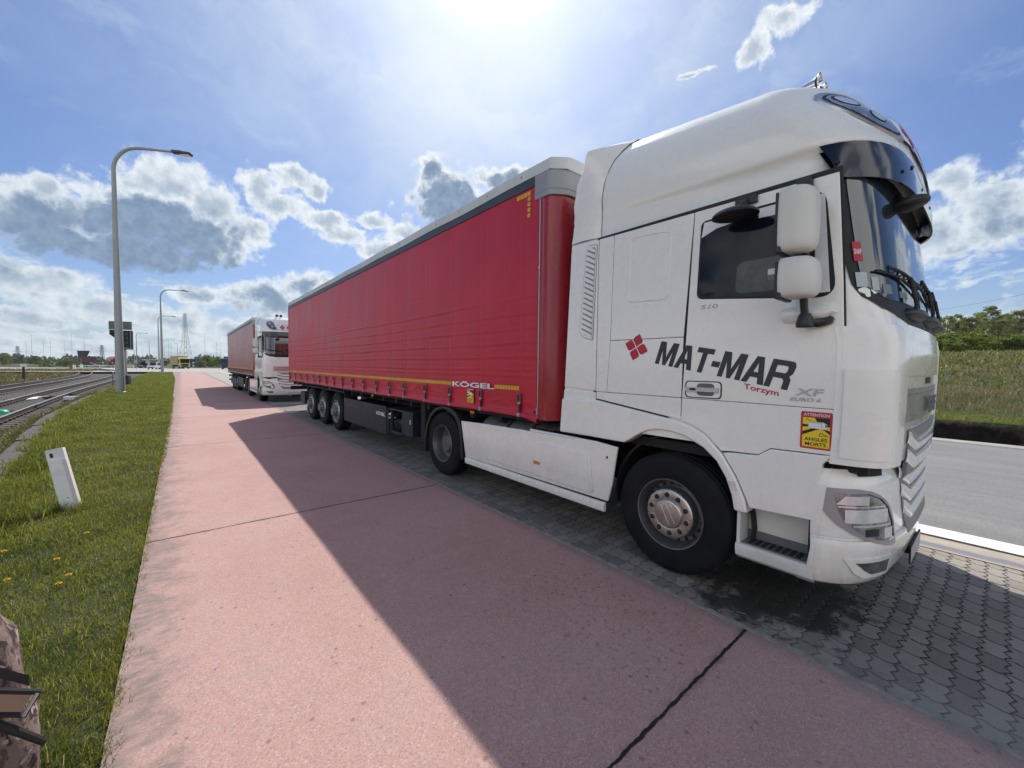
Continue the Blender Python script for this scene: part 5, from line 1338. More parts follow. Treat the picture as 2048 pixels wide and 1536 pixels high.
x = np.concatenate([p[0] for p in parts]); y = np.concatenate([p[1] for p in parts]); h = np.concatenate([p[2] for p in parts]); w = np.concatenate([np.full(len(p[0]), q) for p, q in zip(parts, ws_)])
# taller tufts: at the path edge, round the post, at the kerb and in the near corner
def tuft(cx, cy, r, n, h0, h1, w0=.0024):
    a = rng.uniform(0, 2*np.pi, n); q = r*np.sqrt(rng.uniform(0, 1, n)); return cx + q*np.cos(a), cy + q*np.sin(a), rng.uniform(h0, h1, n), np.full(n, w0)
tf = [tuft(-1.05, 6.9, .14, 260, .08, .20), tuft(-.95, 6.85, .10, 120, .06, .15)]
for _ in range(620):
    q = rng.uniform(.5, 26)**1.0; tf.append(tuft(-.305 - .006*max(0, q - 15) + rng.normal(0, .012), q, .05, int(16 if q < 8 else 10), .03, .085 if q < 9 else .11, .0022 if q < 8 else .005))
for _ in range(150):
    q = rng.uniform(4, 30); tf.append(tuft(kerb_x(q) + rng.uniform(-.06, .5), q, .16, 36, .08, .22, .0028 if q < 9 else .006))
for _ in range(70): tf.append(tuft(rng.uniform(-1.5, -.35), rng.uniform(.6, 2.6), .09, 55, .06, .16, .0022))
for _ in range(160): q = rng.uniform(3, 20); tf.append(tuft(rng.uniform(kerb_x(q), -.4), q, .10, 26, .04, .10, .0024 if q < 9 else .005))
x = np.concatenate([x] + [a[0] for a in tf]); y = np.concatenate([y] + [a[1] for a in tf]); h = np.concatenate([h] + [a[2] for a in tf]); w = np.concatenate([w] + [a[3] for a in tf])
blades('grass', x, y, lawn_h(x, y) - .006, h, rng.uniform(.15, .95, len(x)), w, m_lawn)
# weeds in the ballast shoulder
m_weed = blade_mat('shoulder_weeds', (.05, .075, .022), (.12, .125, .045), (.22, .17, .09), .25, .35)
n = 26000; y = rng.uniform(5, 34, n); u = rng.gamma(1.6, .38, n); x = kerb_x(y) - .28 - u; k = (wav(x, y, 1.5) + .6*wav(x, y, 4) + .35*(u < .8)) > .12
x, y = x[k], y[k]; blades('weeds', x, y, np.minimum(height(x, y), bal_h(x, y)) + .03, rng.uniform(.05, .20, len(x)), rng.uniform(.3, 1, len(x)), .004 + .0004*y, m_weed)
# dry field left of the tracks
m_dry = blade_mat('dry_field_grass', (.07, .075, .028), (.15, .135, .06), (.24, .19, .11), .3, .35)
n = 40000; y = rng.uniform(22, 125, n); x = -12.8 - rng.gamma(1.3, 9, n); blades('dry_grass', x, y, height(x, y) - .02, rng.uniform(.12, .5, n)*(1 + .4*wav(x, y, .4)), rng.uniform(.2, .9, n), .012 + .0004*y, m_dry)
# right-hand bank: short bright grass, then tall dry reeds and rough herbage
n = 26000; y = rng.uniform(-7, 26, n); x = 15.62 + rng.gamma(1.6, .5, n); blades('bank_grass', x, y, height(x, y) - .02, rng.uniform(.04, .15, n), rng.uniform(.2, .9, n), .006, blade_mat('bank_grass', (.09, .13, .018), (.20, .25, .035), (.25, .21, .1), .1))
m_reed = blade_mat('dry_reeds', (.085, .085, .035), (.19, .155, .095), (.27, .23, .17), .25, .40)
n = 60000; y = rng.uniform(-9, 30, n); x = 17.2 + rng.gamma(2.0, 2.2, n); k = rng.uniform(0, 1, n) < .75 + .3*wav(x, y, 1.1); x, y = x[k], y[k]
blades('reeds', x, y, height(x, y) - .03, rng.uniform(.14, .42, len(x))*(.8 + .5*wav(x, y, .9)), rng.uniform(.2, .95, len(x)), .006, m_reed)
n = 50000; y = rng.uniform(-18, 60, n); x = 22 + rng.gamma(2.0, 11, n); blades('herbage', x, y, height(x, y) - .03, rng.uniform(.10, .32, n), rng.uniform(.2, .9, n), .014 + .0006*x, blade_mat('rough_herbage', (.075, .095, .025), (.17, .175, .06), (.24, .20, .11), .2, .45))

# ---------------------------------------------------------------- dandelions
m_dand = M('dandelion_yellow', (.80, .55, .01), .6); m_stem = M('pale_green_stem', (.14, .18, .06), .6)
def dandelion(px, py, label):
    d = thing('dandelion', label, 'flower', (px, py, float(lawn_h(px, py)) + 0.0), 0, 'dandelions in the grass verge')
    MB().tube([(0, 0, 0), (.004, .002, .05), (.002, .004, .082)], [.0025, .002, .002], 6).build('stem', m_stem, d)
    mb = MB()
    for ring, (r, zt, n) in enumerate(((.021, .086, 18), (.015, .091, 14), (.008, .095, 9))):
        for k in range(n):
            a = 2*math.pi*(k + ring*.5)/n; ca, sa = math.cos(a), math.sin(a); wd_ = .0034
            mb.add([(.003*ca, .003*sa, .083), (r*.6*ca - wd_*sa, r*.6*sa + wd_*ca, zt - .001), (r*ca, r*sa, zt), (r*.6*ca + wd_*sa, r*.6*sa - wd_*ca, zt - .001)], [(0, 1, 2, 3)])
    mb.build('flower_head', m_dand, d, smooth=0)
for a, b_, l in ((-.74, 5.57, 'yellow dandelion standing alone between the leaning white post and the path'), (-1.22, 5.44, 'yellow dandelion in the grass farthest from the path'),
                 (-.84, 4.98, 'yellow dandelion in the middle of the loose cluster before the post'), (-.71, 4.55, 'yellow dandelion of the near pair, the one nearer the path and farther from the viewer'),
                 (-.74, 4.41, 'yellow dandelion closest to the viewer'), (-1.05, 4.71, 'yellow dandelion left of the near pair in the grass')):
    dandelion(a, b_, l)

# ================================================================== the trucks
truck = make_tractor('white tractor unit with MAT-MAR lettering on its door, coupled to the near red trailer'); truck.location = (4.385, .33, 0)
trailer = make_trailer('long red curtain-sided trailer behind the near white truck'); trailer.location = (4.39, 3.2755, 0)
t2 = copy_tree(truck, None, ('company_lettering', 'company_logo', 'warning_sticker', 'model_badge')); t2.location = (4.0, 20.35, 0)
tag(t2, 'white tractor unit facing the camera, parked behind the near red trailer', 'truck')
r2 = copy_tree(trailer, None, ('warning_sticker', 'maker_lettering')); r2.location = (4.005, 23.3, 0)
tag(r2, 'faded red curtain-sided trailer coupled to the rear white truck', 'trailer')
for c in kids(r2):
    if c.name.startswith('curtain') and not c.name.startswith('curtain_p'):
        c.data = c.data.copy(); c.data.materials[0] = MT['curtain_faded']

# ================================================================== roadside things
def far(px, depth, z=0.0):
    """ground point seen in direction px (photo column near the horizon) at this depth along the view"""
    a = (px - 1024)/F_PX; d = Vector((_f.x, _f.y, 0)).normalized() + a*Vector((_r.x, _r.y, 0))
    return Vector((d.x*depth, d.y*depth, z))
# ---- leaning white marker post
m_post = M('chalky_white_plastic', (.74, .75, .74), .5, 0, 0, .05, 6, dirt=(.40, .41, .37), dirt_amt=.35, dirt_s=5)
po = thing('marker_post', 'short white plastic marker post leaning to the left in the grass', 'post', (-1.03, 6.9, -.03)); po.scale = (.92, .92, 1)
mb = MB()
sec = [(-.088, .045), (-.088, -.020), (-.060, -.052), (.060, -.052), (.088, -.020), (.088, .045)]
rows = [[(a*k, b_*k, z) for a, b_ in sec] for z, k in ((-.15, 1.04), (.60, .95), (.62, .945))] + [[(a*.94, (b_ + (.022 if b_ < -.04 else 0))*.95, z) for a, b_ in sec] for z in (.625, .745)]
rows += [[(a*.90, b_*.8, .755) for a, b_ in sec]]
mb.grid([r + r[:1] for r in rows]); mb.add(rows[-1], [tuple(range(6))])
mb.build('post_body', m_post, po, smooth=30)
mb = MB(); mb.prism([(a - .03, -.0305, z) for a, z in rnd_poly([(-.014, .66), (.014, .66), (.014, .715), (-.014, .715)], .012, 4)], (0, -.003, 0)); mb.lathe([(.008, 0), (.006, -.002), (0, -.002)], (.02, -.0515, .17), 10, 0, 'y')
mb.build('fixing_hole', 'guard', po, smooth=0)
po.rotation_euler = (rad(-3), rad(-11), rad(-12))

# ---- street lamps
m_pole = M('pale_grey_painted_pole', (.34, .36, .35), .5, .2, 0, .06, 2, dirt=(.2, .2, .18), dirt_amt=.3); m_head = M('dark_lamp_head', (.045, .045, .048), .5)
def street_lamp(label, loc, H=14.0, arm=3.7, rz=0.0):
    t = thing('street_lamp', label, 'street lamp', loc, rz, 'street lamps along the road')
    R_ = 1.25; z0 = H - R_ - .05; pts = [(0, 0, -.1), (0, 0, 1.2), (0, 0, 4), (0, 0, 8), (0, 0, z0)]; rs = [.215, .205, .175, .135, .10]
    for k in range(1, 11):
        a = math.pi/2*k/10; pts.append((R_*(1 - math.cos(a)), 0, z0 + R_*math.sin(a))); rs.append(.10 - .002*k)
    for k in range(1, 5): pts.append((R_ + (arm - R_ - .9)*k/4, 0, H - .05 - .10*k/4 + .03)); rs.append(.08 - .006*k)
    mb = MB().tube(pts, rs, 14)
    mb.lathe([(.26, -.05), (.26, .06), (.215, .09)], (0, 0, 0), 16, 0, 'z')
    mb.box(.14, .19, -.07, .07, .9, 1.4)
    mb.build('pole', m_pole, t, smooth=50)
    x = arm - .95; mb = MB()
    mb.prism([(x, -.13, H - .20), (x + .35, -.17, H - .20), (x + .95, -.17, H - .26), (x + 1.02, -.12, H - .27), (x + 1.02, .12, H - .27), (x + .95, .17, H - .26), (x + .35, .17, H - .20), (x, .13, H - .20)], (0, 0, .13))
    mb.box(x - .05, x + .5, -.10, .10, H - .09, H - .03)
    mb.build('lamp_head', m_head, t, smooth=30, bevel=(.02, 2))
    MB().box(x + .45, x + .93, -.12, .12, H - .285, H - .27).build('lamp_lens', 'lampgl', t, smooth=0)
    return t
street_lamp('tall grey street lamp nearest the camera, standing at the edge of the grass', (-2.75, 32.4, -.05), 14.0, 4.05, rad(-33))
street_lamp('street lamp where the red path ends, second in the row', far(324.5, 68) , 14.0, 4.4, rad(-36))
street_lamp('street lamp just left of the second one, farther along the road', far(318.5, 106), 14.0, 4.4, rad(-36))
street_lamp('street lamp showing right of the railway signal, far down the road', far(274, 168), 14.0, 4.6, rad(-36))
def dist_lamp(px, depth, H, label, two=True, rz=0.0):
    t = thing('street_lamp', label, 'street lamp', far(px, depth), YAW*-1 + rz, 'straight distant lamp columns')
    MB().tube([(0, 0, -.2), (0, 0, H)], [.16, .09], 8).build('pole', m_pole, t)
    mb = MB().box(-1.4, .1, -.05, .05, H - .1, H); mb.box(-1.9, -1.2, -.18, .18, H - .12, H + .02)
    if two: mb.box(-.1, 1.0, -.05, .05, H - .1, H)
    mb.build('lamp_head', m_head, t, smooth=0)
dist_lamp(299.5, 235, 14, 'straight distant lamp column above the white van', False); dist_lamp(356, 225, 12.5, 'straight distant lamp column left of the lattice tower', False); dist_lamp(269.5, 260, 9.5, 'low distant lamp column just right of the signal', True)

# ---- railway signal behind the first lamp
sg = thing('railway_signal', 'black railway signal with four hooded lamps under a grey panel, behind the tall lamp', 'signal', far(242.5, 30.5, .42), -YAW + rad(20)); sg.scale = (.74, .74, 1)
MB().tube([(.25, .25, -1.0), (.25, .25, 3.4)], .10, 12).build('mast', m_pole, sg)
mb = MB().prism([(-.95, .1, 4.40), (.88, .1, 4.40), (.88, .1, 3.78), (-.95, .1, 3.78)], (0, .12, 0)); mb.build('grey_panel', M('weathered_zinc_panel', (.13, .15, .145), .6, .3, 0, .35, 6), sg, smooth=0)
mb = MB().prism([(.20, 0, 3.72), (.92, 0, 3.72), (.92, 0, 2.28), (.20, 0, 2.28)], (0, .30, 0)); mb.prism([(-.92, .1, 3.75), (.15, .1, 3.75), (.15, .1, 2.95), (-.20, .1, 2.95), (-.92, .1, 3.40)], (0, .12, 0))
mb.build('signal_head', 'belt', sg, smooth=0, bevel=(.01, 1))
MB().box(.80, .86, -.012, -.001, 2.34, 3.68).box(.26, .86, -.012, -.001, 2.34, 2.39).build('edge_trim', 'greycap', sg, smooth=0)
for k in range(4):
    z = 3.50 - k*.33; l = MB(); l.lathe([(0, 0), (.10, -.01), (.115, 0)], (.52, -.01, z), 18, 0, 'y'); ln = l.build('signal_lens', 'grey', sg)
    mb = MB(); mb.grid([[(.52 + .145*math.cos(a), y_, z + .13*math.sin(a)) for a in frange(-.15, math.pi + .15, 12)] for y_ in (0, -.22)])
    mb.build('hood', 'grey', ln, smooth=60)
MB().box(-.05, .5, .1, .6, -.8, .3).build('cabinet', 'guard', sg, smooth=0, bevel=(.02, 1))

# ---- things along the tracks
def put(px, py, z):
    """where the sight line through a photo point meets height z"""
    d = _f + ((px - 1024)/F_PX)*_r2 - ((py - 768)/F_PX)*_u2; k = (z - CAM_H)/d.z
    return Vector((d.x*k, d.y*k, z))
o = thing('point_machine', 'white curved lever plate with black gear lying between the nearer rails', 'switch gear', put(100, 798, -.5), rad(-12)); o.scale = (.55, .55, .55)
mb = MB(); rows = []
for k in range(13):
    a = lerp(-.2, math.pi*.62, k/12); rows.append([(-1.1 + .9*(1 - math.cos(a)) - q*.25, -.9 + 1.3*math.sin(a)*.8 + k*.03, .10 + q*.25*math.sin(a)) for q in (0, .5, 1)])
mb.grid(rows); mb.build('lever_plate', 'white', o, smooth=50)
mb = MB().box(-.5, .35, -.2, .5, 0, .22); mb.tube([(-.8, -.3, .15), (.1, .1, .28), (.7, .9, .12)], .05, 8); mb.lathe([(0, 0), (.14, 0), (.14, .5), (0, .5)], (-.1, .3, .2), 14, 0, 'y'); mb.build('gear', 'belt', o, smooth=30, bevel=(.02, 1))
mb = MB().box(.7, 2.3, 2.0, 2.08, .0, .1).box(.5, 2.1, 3.1, 3.2, .0, .1); mb.build('rod', 'white', o, smooth=0)
o = thing('switch_motor', 'pale grey box with black drive beside the nearer rail', 'switch gear', put(142, 806, -.42), rad(-14)); o.scale = (.55, .55, .55)
MB().box(-.42, .42, -.3, .3, .32, .62).build('lid', 'rooftarp', o, smooth=30, bevel=(.03, 2))
mb = MB().box(-.3, .35, -.35, .25, -.05, .3); mb.lathe([(0, 0), (.16, 0), (.18, .1), (.16, .35), (0, .35)], (-.05, -.62, .14), 16, 0, 'y'); mb.tube([(-.55, -.2, .1), (-.4, -.3, .22), (-.2, -.3, .1)], .04, 6); mb.build('drive', 'belt', o, smooth=30, bevel=(.02, 1))
MB().tube([(.3, .2, 0), (1.2, 1.4, .05), (1.9, 2.4, .02)], .05, 8).build('cable', 'belt', o)
o = tag(MB().lathe([(0, .16), (.10, .15), (.2, .10), (.25, .02), (.25, -.05)], (0, 0, 0), 18, 0, 'z').build('signal_cap', M('bright_green_plastic', (.03, .36, .16), .4), None, smooth=50, loc=put(2, 826, -.50)), 'small bright green plastic cap between the rails at the left edge', 'cap')
o = tag(MB().tube([(0, 0, -.1), (.01, 0, 1.25)], .035, 8).build('marker_stake', M('rusty_stake', (.22, .10, .06), .8), None, loc=put(226, 776, -.4)), 'thin rusty stake beside the rails left of the tall lamp post', 'stake')
t = thing('rail_marker', 'black post carrying a small white plate in the dry field left of the rails', 'marker', far(47, 46, -.42))
MB().box(-.09, .09, -.07, .07, -.1, 1.55).build('post', 'belt', t, smooth=0, bevel=(.01, 1)); MB().box(-.24, .24, -.09, -.02, 1.5, 1.82).build('plate', 'white', t, smooth=0, bevel=(.01, 1))
for px, dep, lab in ((148.5, 78, 'white bollard beside an orange one, beyond the rails'), (163, 92, 'white bollard standing alone beyond the rails')):
    tag(MB().box(-.2, .2, -.15, .15, 0, 1.45).build('bollard', 'white', None, smooth=0, bevel=(.05, 2), loc=far(px, dep, -.35)), lab, 'bollard')
tag(MB().tube([(0, 0, 0), (0, 0, 1.0)], [.25, .22], 10).build('bollard', M('faded_orange', (.45, .13, .06), .6), None, loc=far(142, 76, -.35)), 'faded orange bollard beyond the rails', 'bollard')
for px, dep, lab in ((296, 86, 'small white road sign on a thin post before the white van'), (272.5, 96, 'small road sign on a thin post near the end of the rails')):
    t = thing('road_sign', lab, 'road sign', far(px, dep), -YAW); MB().tube([(0, 0, 0), (0, 0, 2.2)], .05, 8).build('post', m_pole, t); MB().box(-.45, .3, -.03, .0, 1.55, 2.2).build('sign_plate', 'greycap', t, smooth=0)
t = thing('crossing_barrier', 'low white barrier beam across the rails at the far crossing', 'barrier', far(235, 112, 0), -YAW)
MB().box(-11, 5, -.04, .04, .62, .74).build('beam', 'white', t, smooth=0)
mb = MB()
for x in (-10, -5, 0, 4.5): mb.box(x - .06, x + .06, -.05, .05, 0, .62)
mb.build('support', 'white', t, smooth=0)

# ---- far vehicles
def wheels4(parent, xs_, ys_, r, w=.25):
    for y in ys_:
        for x in xs_:
            mb = MB(); mb.lathe([(.0, -w/2), (r*.55, -w/2), (r*.6, -w/2 - .01), (r, -w/2 + .03), (r, w/2 - .03), (r*.6, w/2 + .01), (0, w/2)], (x, y, r), 18); mb.m = [1 if (k//18) in (0, 5) else 0 for k in range(len(mb.f))]; mb.build('wheel', ['tyre', 'alu'], parent)
def car(label, px, dep, col, rz, van=False, est=False):
    t = thing('car' if not van else 'van', label, 'car' if not van else 'van', far(px, dep), rz)
    H = 1.46 if not van else 1.9; prof = [(-2.1, .35), (-2.12, .75), (-1.95, .86), (-.95, .98), (-.35 if not van else -.7, H), (1.3, H) if not est else (1.6, H), (1.95, .98), (2.1, .92), (2.12, .38)]
    MB().plate(prof, -.88, .88).build('body', M('car_paint', col, .25, .2, .6, .02), t, smooth=30, bevel=(.09, 3))
    mb = MB(); mb.prism([(-.70, -1.0, 1.0), (.70, -1.0, 1.0), (.60, -.42 if not van else -.76, H - .10), (-.60, -.42 if not van else -.76, H - .10)], (0, -.05, .02)); mb.build('windscreen', 'glass', t, smooth=0)
    for s in (-1, 1): MB().plate([(-.78, 1.0), (-.28 if not van else -.6, H - .10), (1.2, H - .10), (1.65, 1.0)], s*.86, s*.895).build('side_window', 'glass', t, smooth=0)
    for s in (-1, 1): MB().box(s*.62 - .16, s*.62 + .16, -2.14, -2.08, .62, .78).build('headlight', 'lampgl', t, smooth=0)
    MB().box(-.6, .6, -2.135, -2.1, .38, .58).build('grille', 'belt', t, smooth=0)
    wheels4(t, (-.78, .78), (-1.3, 1.35), .32)
car('white van facing the camera, beside the foot of the second street lamp', 308.5, 104, (.72, .72, .72), -.25, True)
car('dark saloon car on the far road beyond the rails', 180, 142, (.03, .035, .045), 1.2); car('silver car on the far road left of the red tanker', 205.5, 140, (.45, .47, .46), 1.25)
car('dark blue car behind the white van', 281.5, 128, (.03, .05, .12), .4, False, True); car('black car right beside the dark blue one', 287, 122, (.02, .02, .024), .2, True)
car('blue car far behind the yellow lorry', 361 + 12, 215, (.05, .12, .30), .9); car('small white car right of the blue kiosk', 404, 205, (.7, .7, .7), 1.4)
def far_lorry(name, label, px, dep, rz, cab_col, box_col, box=True, long=9.0, tank=False):
    t = thing(name, label, 'lorry', far(px, dep), rz); mc = M(name + '_paint', cab_col, .35, 0, .4)
    MB().plate([(0, .6), (-.02, 1.5), (.10, 2.75), (.55, 3.15), (1.9, 3.3), (2.0, .6)], -1.2, 1.2).build('cab', mc, t, smooth=30, bevel=(.10, 3))
    MB().box(-1.05, 1.05, -.06, .06, 1.65, 2.6).build('windscreen', 'glass', t, smooth=0, bevel=(.03, 1)); MB().box(-1.1, 1.1, -.10, -.0, 2.62, 2.95).build('sun_visor', 'belt', t, smooth=0)
    MB().box(-.85, .85, -.07, .04, .85, 1.45).build('grille', 'belt', t, smooth=0); MB().box(-1.2, 1.2, -.16, .1, .42, .75).build('bumper', 'guard', t, smooth=0, bevel=(.04, 1))
    for s in (-1, 1):
        MB().box(s*.9 - .18, s*.9 + .18, -.18, -.1, .55, .72).build('headlight', 'lampgl', t, smooth=0); MB().box(s*1.4 - .12, s*1.4 + .12, .1, .22, 1.8, 2.6).build('mirror', 'belt', t, smooth=0); MB().box(s*1.15, s*1.22, .45, 1.3, 1.75, 2.55).build('side_window', 'glass', t, smooth=0)
    if tank:
        MB().lathe([(0, 2.4), (.9, 2.42), (1.2, 2.6), (1.2, 2.4 + long - .2), (.9, 2.4 + long), (0, 2.4 + long + .02)], (0, 0, 2.35), 28, 0, 'y').build('tank', M('red_tank_paint', box_col, .35, 0, .3), t, smooth=50)
        MB().box(-.25, .25, 3, 2 + long, 3.54, 3.62).build('walkway', 'grey', t, smooth=0)
    elif box:
        mb = MB().box(-1.25, 1.25, 2.3, 2.3 + long, 1.1, 3.75)
        for y in np.arange(2.6, 2.2 + long, .6): mb.box(-1.28, 1.28, y, y + .06, 1.1, 3.7)
        mb.build('load_box', M(name + '_box', box_col, .6), t, smooth=0)
    MB().box(-.5, .5, .5, 2.3 + long, .6, 1.1).build('chassis', 'dark', t, smooth=0)
    wheels4(t, (-1.08, 1.08), (1.3, long - 1.3, long - .1), .5, .3)
far_lorry('yellow_lorry', 'yellow lorry with a tan body coming towards the camera on the far road', 370, 117, .22, (.60, .45, .10), (.42, .34, .17), True, 8.0)
far_lorry('blue_lorry', 'dark blue lorry half hidden behind the rear trailer', 449.5, 118, -.48, (.02, .07, .22), (.015, .045, .15), True, 9.0)
far_lorry('red_tanker', 'red tanker lorry beyond the rails, half hidden by the signal', 236, 138, .30, (.36, .02, .03), (.36, .02, .035), False, 7.0, True)

# ---- far buildings, boxes and the hopper
def hut(name, label, cat, px, dep, w, d, h, mats, z=0, roof=True, doors=1, group=None):
    t = thing(name, label, cat, far(px, dep, z), -YAW, group)
    mb = MB().box(-w/2, w/2, 0, d, 0, h)
    for k in range(int(w/.35)): x = -w/2 + .17 + k*.35; mb.box(x - .05, x + .05, -.04, .0, .1, h - .1)
    mb.build('wall', mats[0], t, smooth=0)
    if roof: MB().box(-w/2 - .2, w/2 + .2, -.3, d + .2, h, h + .35).build('roof', mats[1], t, smooth=0)
    for k in range(doors): x = lerp(-w*.3, w*.3, .5 if doors == 1 else k/(doors - 1)); MB().box(x - .5, x + .5, -.07, -.045, .1, min(2.1, h*.8)).build('door', mats[2], t, smooth=0)
mbk = M('red_brown_brick', (.12, .045, .035), .9); mred = M('dark_red_container', (.13, .022, .028), .6); mblue = M('blue_container', (.025, .06, .19), .5); mdk = M('dark_shed', (.03, .032, .035), .7)
hut('brick_building', 'low brick building with a pale flat roof behind the white van', 'building', 301, 225, 8.5, 6, 3.0, (mbk, 'white', mdk), 0, True, 3)
hut('blue_kiosk', 'blue kiosk with a pale notice right of the yellow lorry', 'kiosk', 388, 165, 2.9, 2.6, 2.9, (mblue, mblue, 'white'))
hut('container', 'dark red container under the hopper, the taller of the two', 'container', 174, 250, 6.0, 3, 5.2, (mred, mred, mdk), 0, False, 2, 'dark red containers by the hopper')
hut('container', 'dark red container, the low one right of the tall one', 'container', 187, 245, 3.0, 3, 2.6, (mred, mred, mdk), 0, False, 1, 'dark red containers by the hopper')
hut('container', 'long dark blue container among the bushes beyond the rails', 'container', 118, 205, 5.2, 3, 2.0, (mblue, mdk, mdk), 0, True, 1); hut('shed', 'small white shed at the left end of the dark blue container', 'shed', 105.5, 203, 1.9, 2, 1.6, ('rooftarp', 'rooftarp', mdk), 0, False, 1)
hut('shed', 'long dark shed low among the trees at the left edge', 'shed', 38, 270, 17, 6, 3.0, (mdk, 'guard', mdk), 0, True, 2)
t = thing('hopper', 'dark funnel-shaped hopper on legs above the red containers', 'hopper', far(163, 262), -YAW)
MB().add([(-2.6, 0, 8.8), (2.8, 0, 8.8), (2.8, 3, 8.8), (-2.6, 3, 8.8), (-2.2, .3, 4.4), (.6, .3, 4.4), (.6, 2.7, 4.4), (-2.2, 2.7, 4.4)], [(0, 1, 5, 4), (1, 2, 6, 5), (2, 3, 7, 6), (3, 0, 4, 7), (0, 1, 2, 3), (4, 5, 6, 7)]).build('funnel', M('rust_black_steel', (.03, .018, .018), .7), t, smooth=0)
MB().box(-2.8, 3.0, -.1, 3.1, 8.8, 8.95).build('rim', 'grey', t, smooth=0)
mb = MB()
for x in (-2, .4):
    for y in (.5, 2.5): mb.box(x - .15, x + .15, y - .15, y + .15, 0, 4.5)
mb.build('leg', 'guard', t, smooth=0)

# ---- lattice tower, distant pylons and masts
m_steel = M('galvanised_steel', (.26, .28, .30), .6, .3)
def lattice(label, px, dep, H, wb, wt, arms=(), r=.12, n=9, group=None, name='lattice_tower'):
    t = thing(name, label, 'pylon', far(px, dep), -YAW + .12, group); mb = MB()
    prof = lambda z: interp(z, [(0, wb), (H*.62, wt*1.5), (H, wt)])/2
    for sx, sy in ((-1, -1), (1, -1), (1, 1), (-1, 1)):
        mb.tube([(sx*prof(z), sy*prof(z), z) for z in frange(0, H, n)], r, 4)
    zl = [H*(1 - (1 - k/n)**1.35) for k in range(n + 1)]
    for k in range(n):
        a, b_ = prof(zl[k]), prof(zl[k+1])
        for c, d in (((-1, -1), (1, -1)), ((1, -1), (1, 1)), ((1, 1), (-1, 1)), ((-1, 1), (-1, -1))):
            mb.tube([(c[0]*a, c[1]*a, zl[k]), (d[0]*b_, d[1]*b_, zl[k+1])], r*.6, 3); mb.tube([(d[0]*a, d[1]*a, zl[k]), (c[0]*b_, c[1]*b_, zl[k+1])], r*.6, 3)
            mb.tube([(c[0]*b_, c[1]*b_, zl[k+1]), (d[0]*b_, d[1]*b_, zl[k+1])], r*.6, 3)
    mb.build('frame', m_steel, t, smooth=0)
    if arms:
        mb = MB()
        for z, L_ in arms: mb.tube([(-L_, 0, z), (0, 0, z + .8), (L_, 0, z)], r*1.2, 4); mb.tube([(-L_, 0, z), (L_, 0, z)], r, 4)
        mb.build('arm', m_steel, t, smooth=0)
    mb = MB()
    for sx, sy in ((-1, -1), (1, -1), (1, 1), (-1, 1)): mb.box(sx*wb/2 - .4, sx*wb/2 + .4, sy*wb/2 - .4, sy*wb/2 + .4, -.2, .4)
    mb.build('footing', 'rooftarp', t, smooth=0)
lattice('slim grey steel lattice tower standing alone on the skyline above the far road', 372, 300, 38.5, 6.6, 1.3, (), .085, 11)
for px, H, lab in ((36.5, 32, 'faint distant pylon at the left edge'), (205, 36, 'faint distant pylon right of the hopper')): lattice(lab, px, 820, H, 7, 2, ((H*.66, 7), (H*.8, 5.5), (H*.93, 4)), .38, 6, 'faint distant pylons', 'pylon')
mast = None
MAST = [(54, 17, 'between the black marker post and the faint pylon'), (65, 22, 'tallest left of the blue container'), (88.5, 18, 'above the white shed'), (102.5, 20, 'above the blue container'), (131, 15, 'first of the pair right of the container'), (145, 24, 'just left of the hopper'), (170, 20, 'behind the hopper'), (330, 14, 'left of the yellow lorry'), (338, 20, 'thin one above the yellow lorry'), (343, 17, 'right of the thin one above the yellow lorry'), (411, 23, 'leaning over the bushes'), (434, 18, 'left of the blue lorry'), (442, 15, 'close beside the blue lorry'), (255.5, 12, 'just right of the railway signal'), (285, 12, 'above the dark cars')]
for px, H, lab in MAST:
    t = thing('mast', 'thin distant mast ' + lab, 'mast', far(px, 330), 0, 'thin masts on the skyline')
    if mast is None:
        mast = MB().tube([(0, 0, -.3), (0, 0, 1)], [.10, .07], 5).box(-.2, .2, -.2, .2, .99, 1.0).build('pole', m_steel, t, smooth=0); c = mast
    else: c = mast.copy(); COL.objects.link(c); c.parent = t
    c.scale = (1, 1, H*1.05)

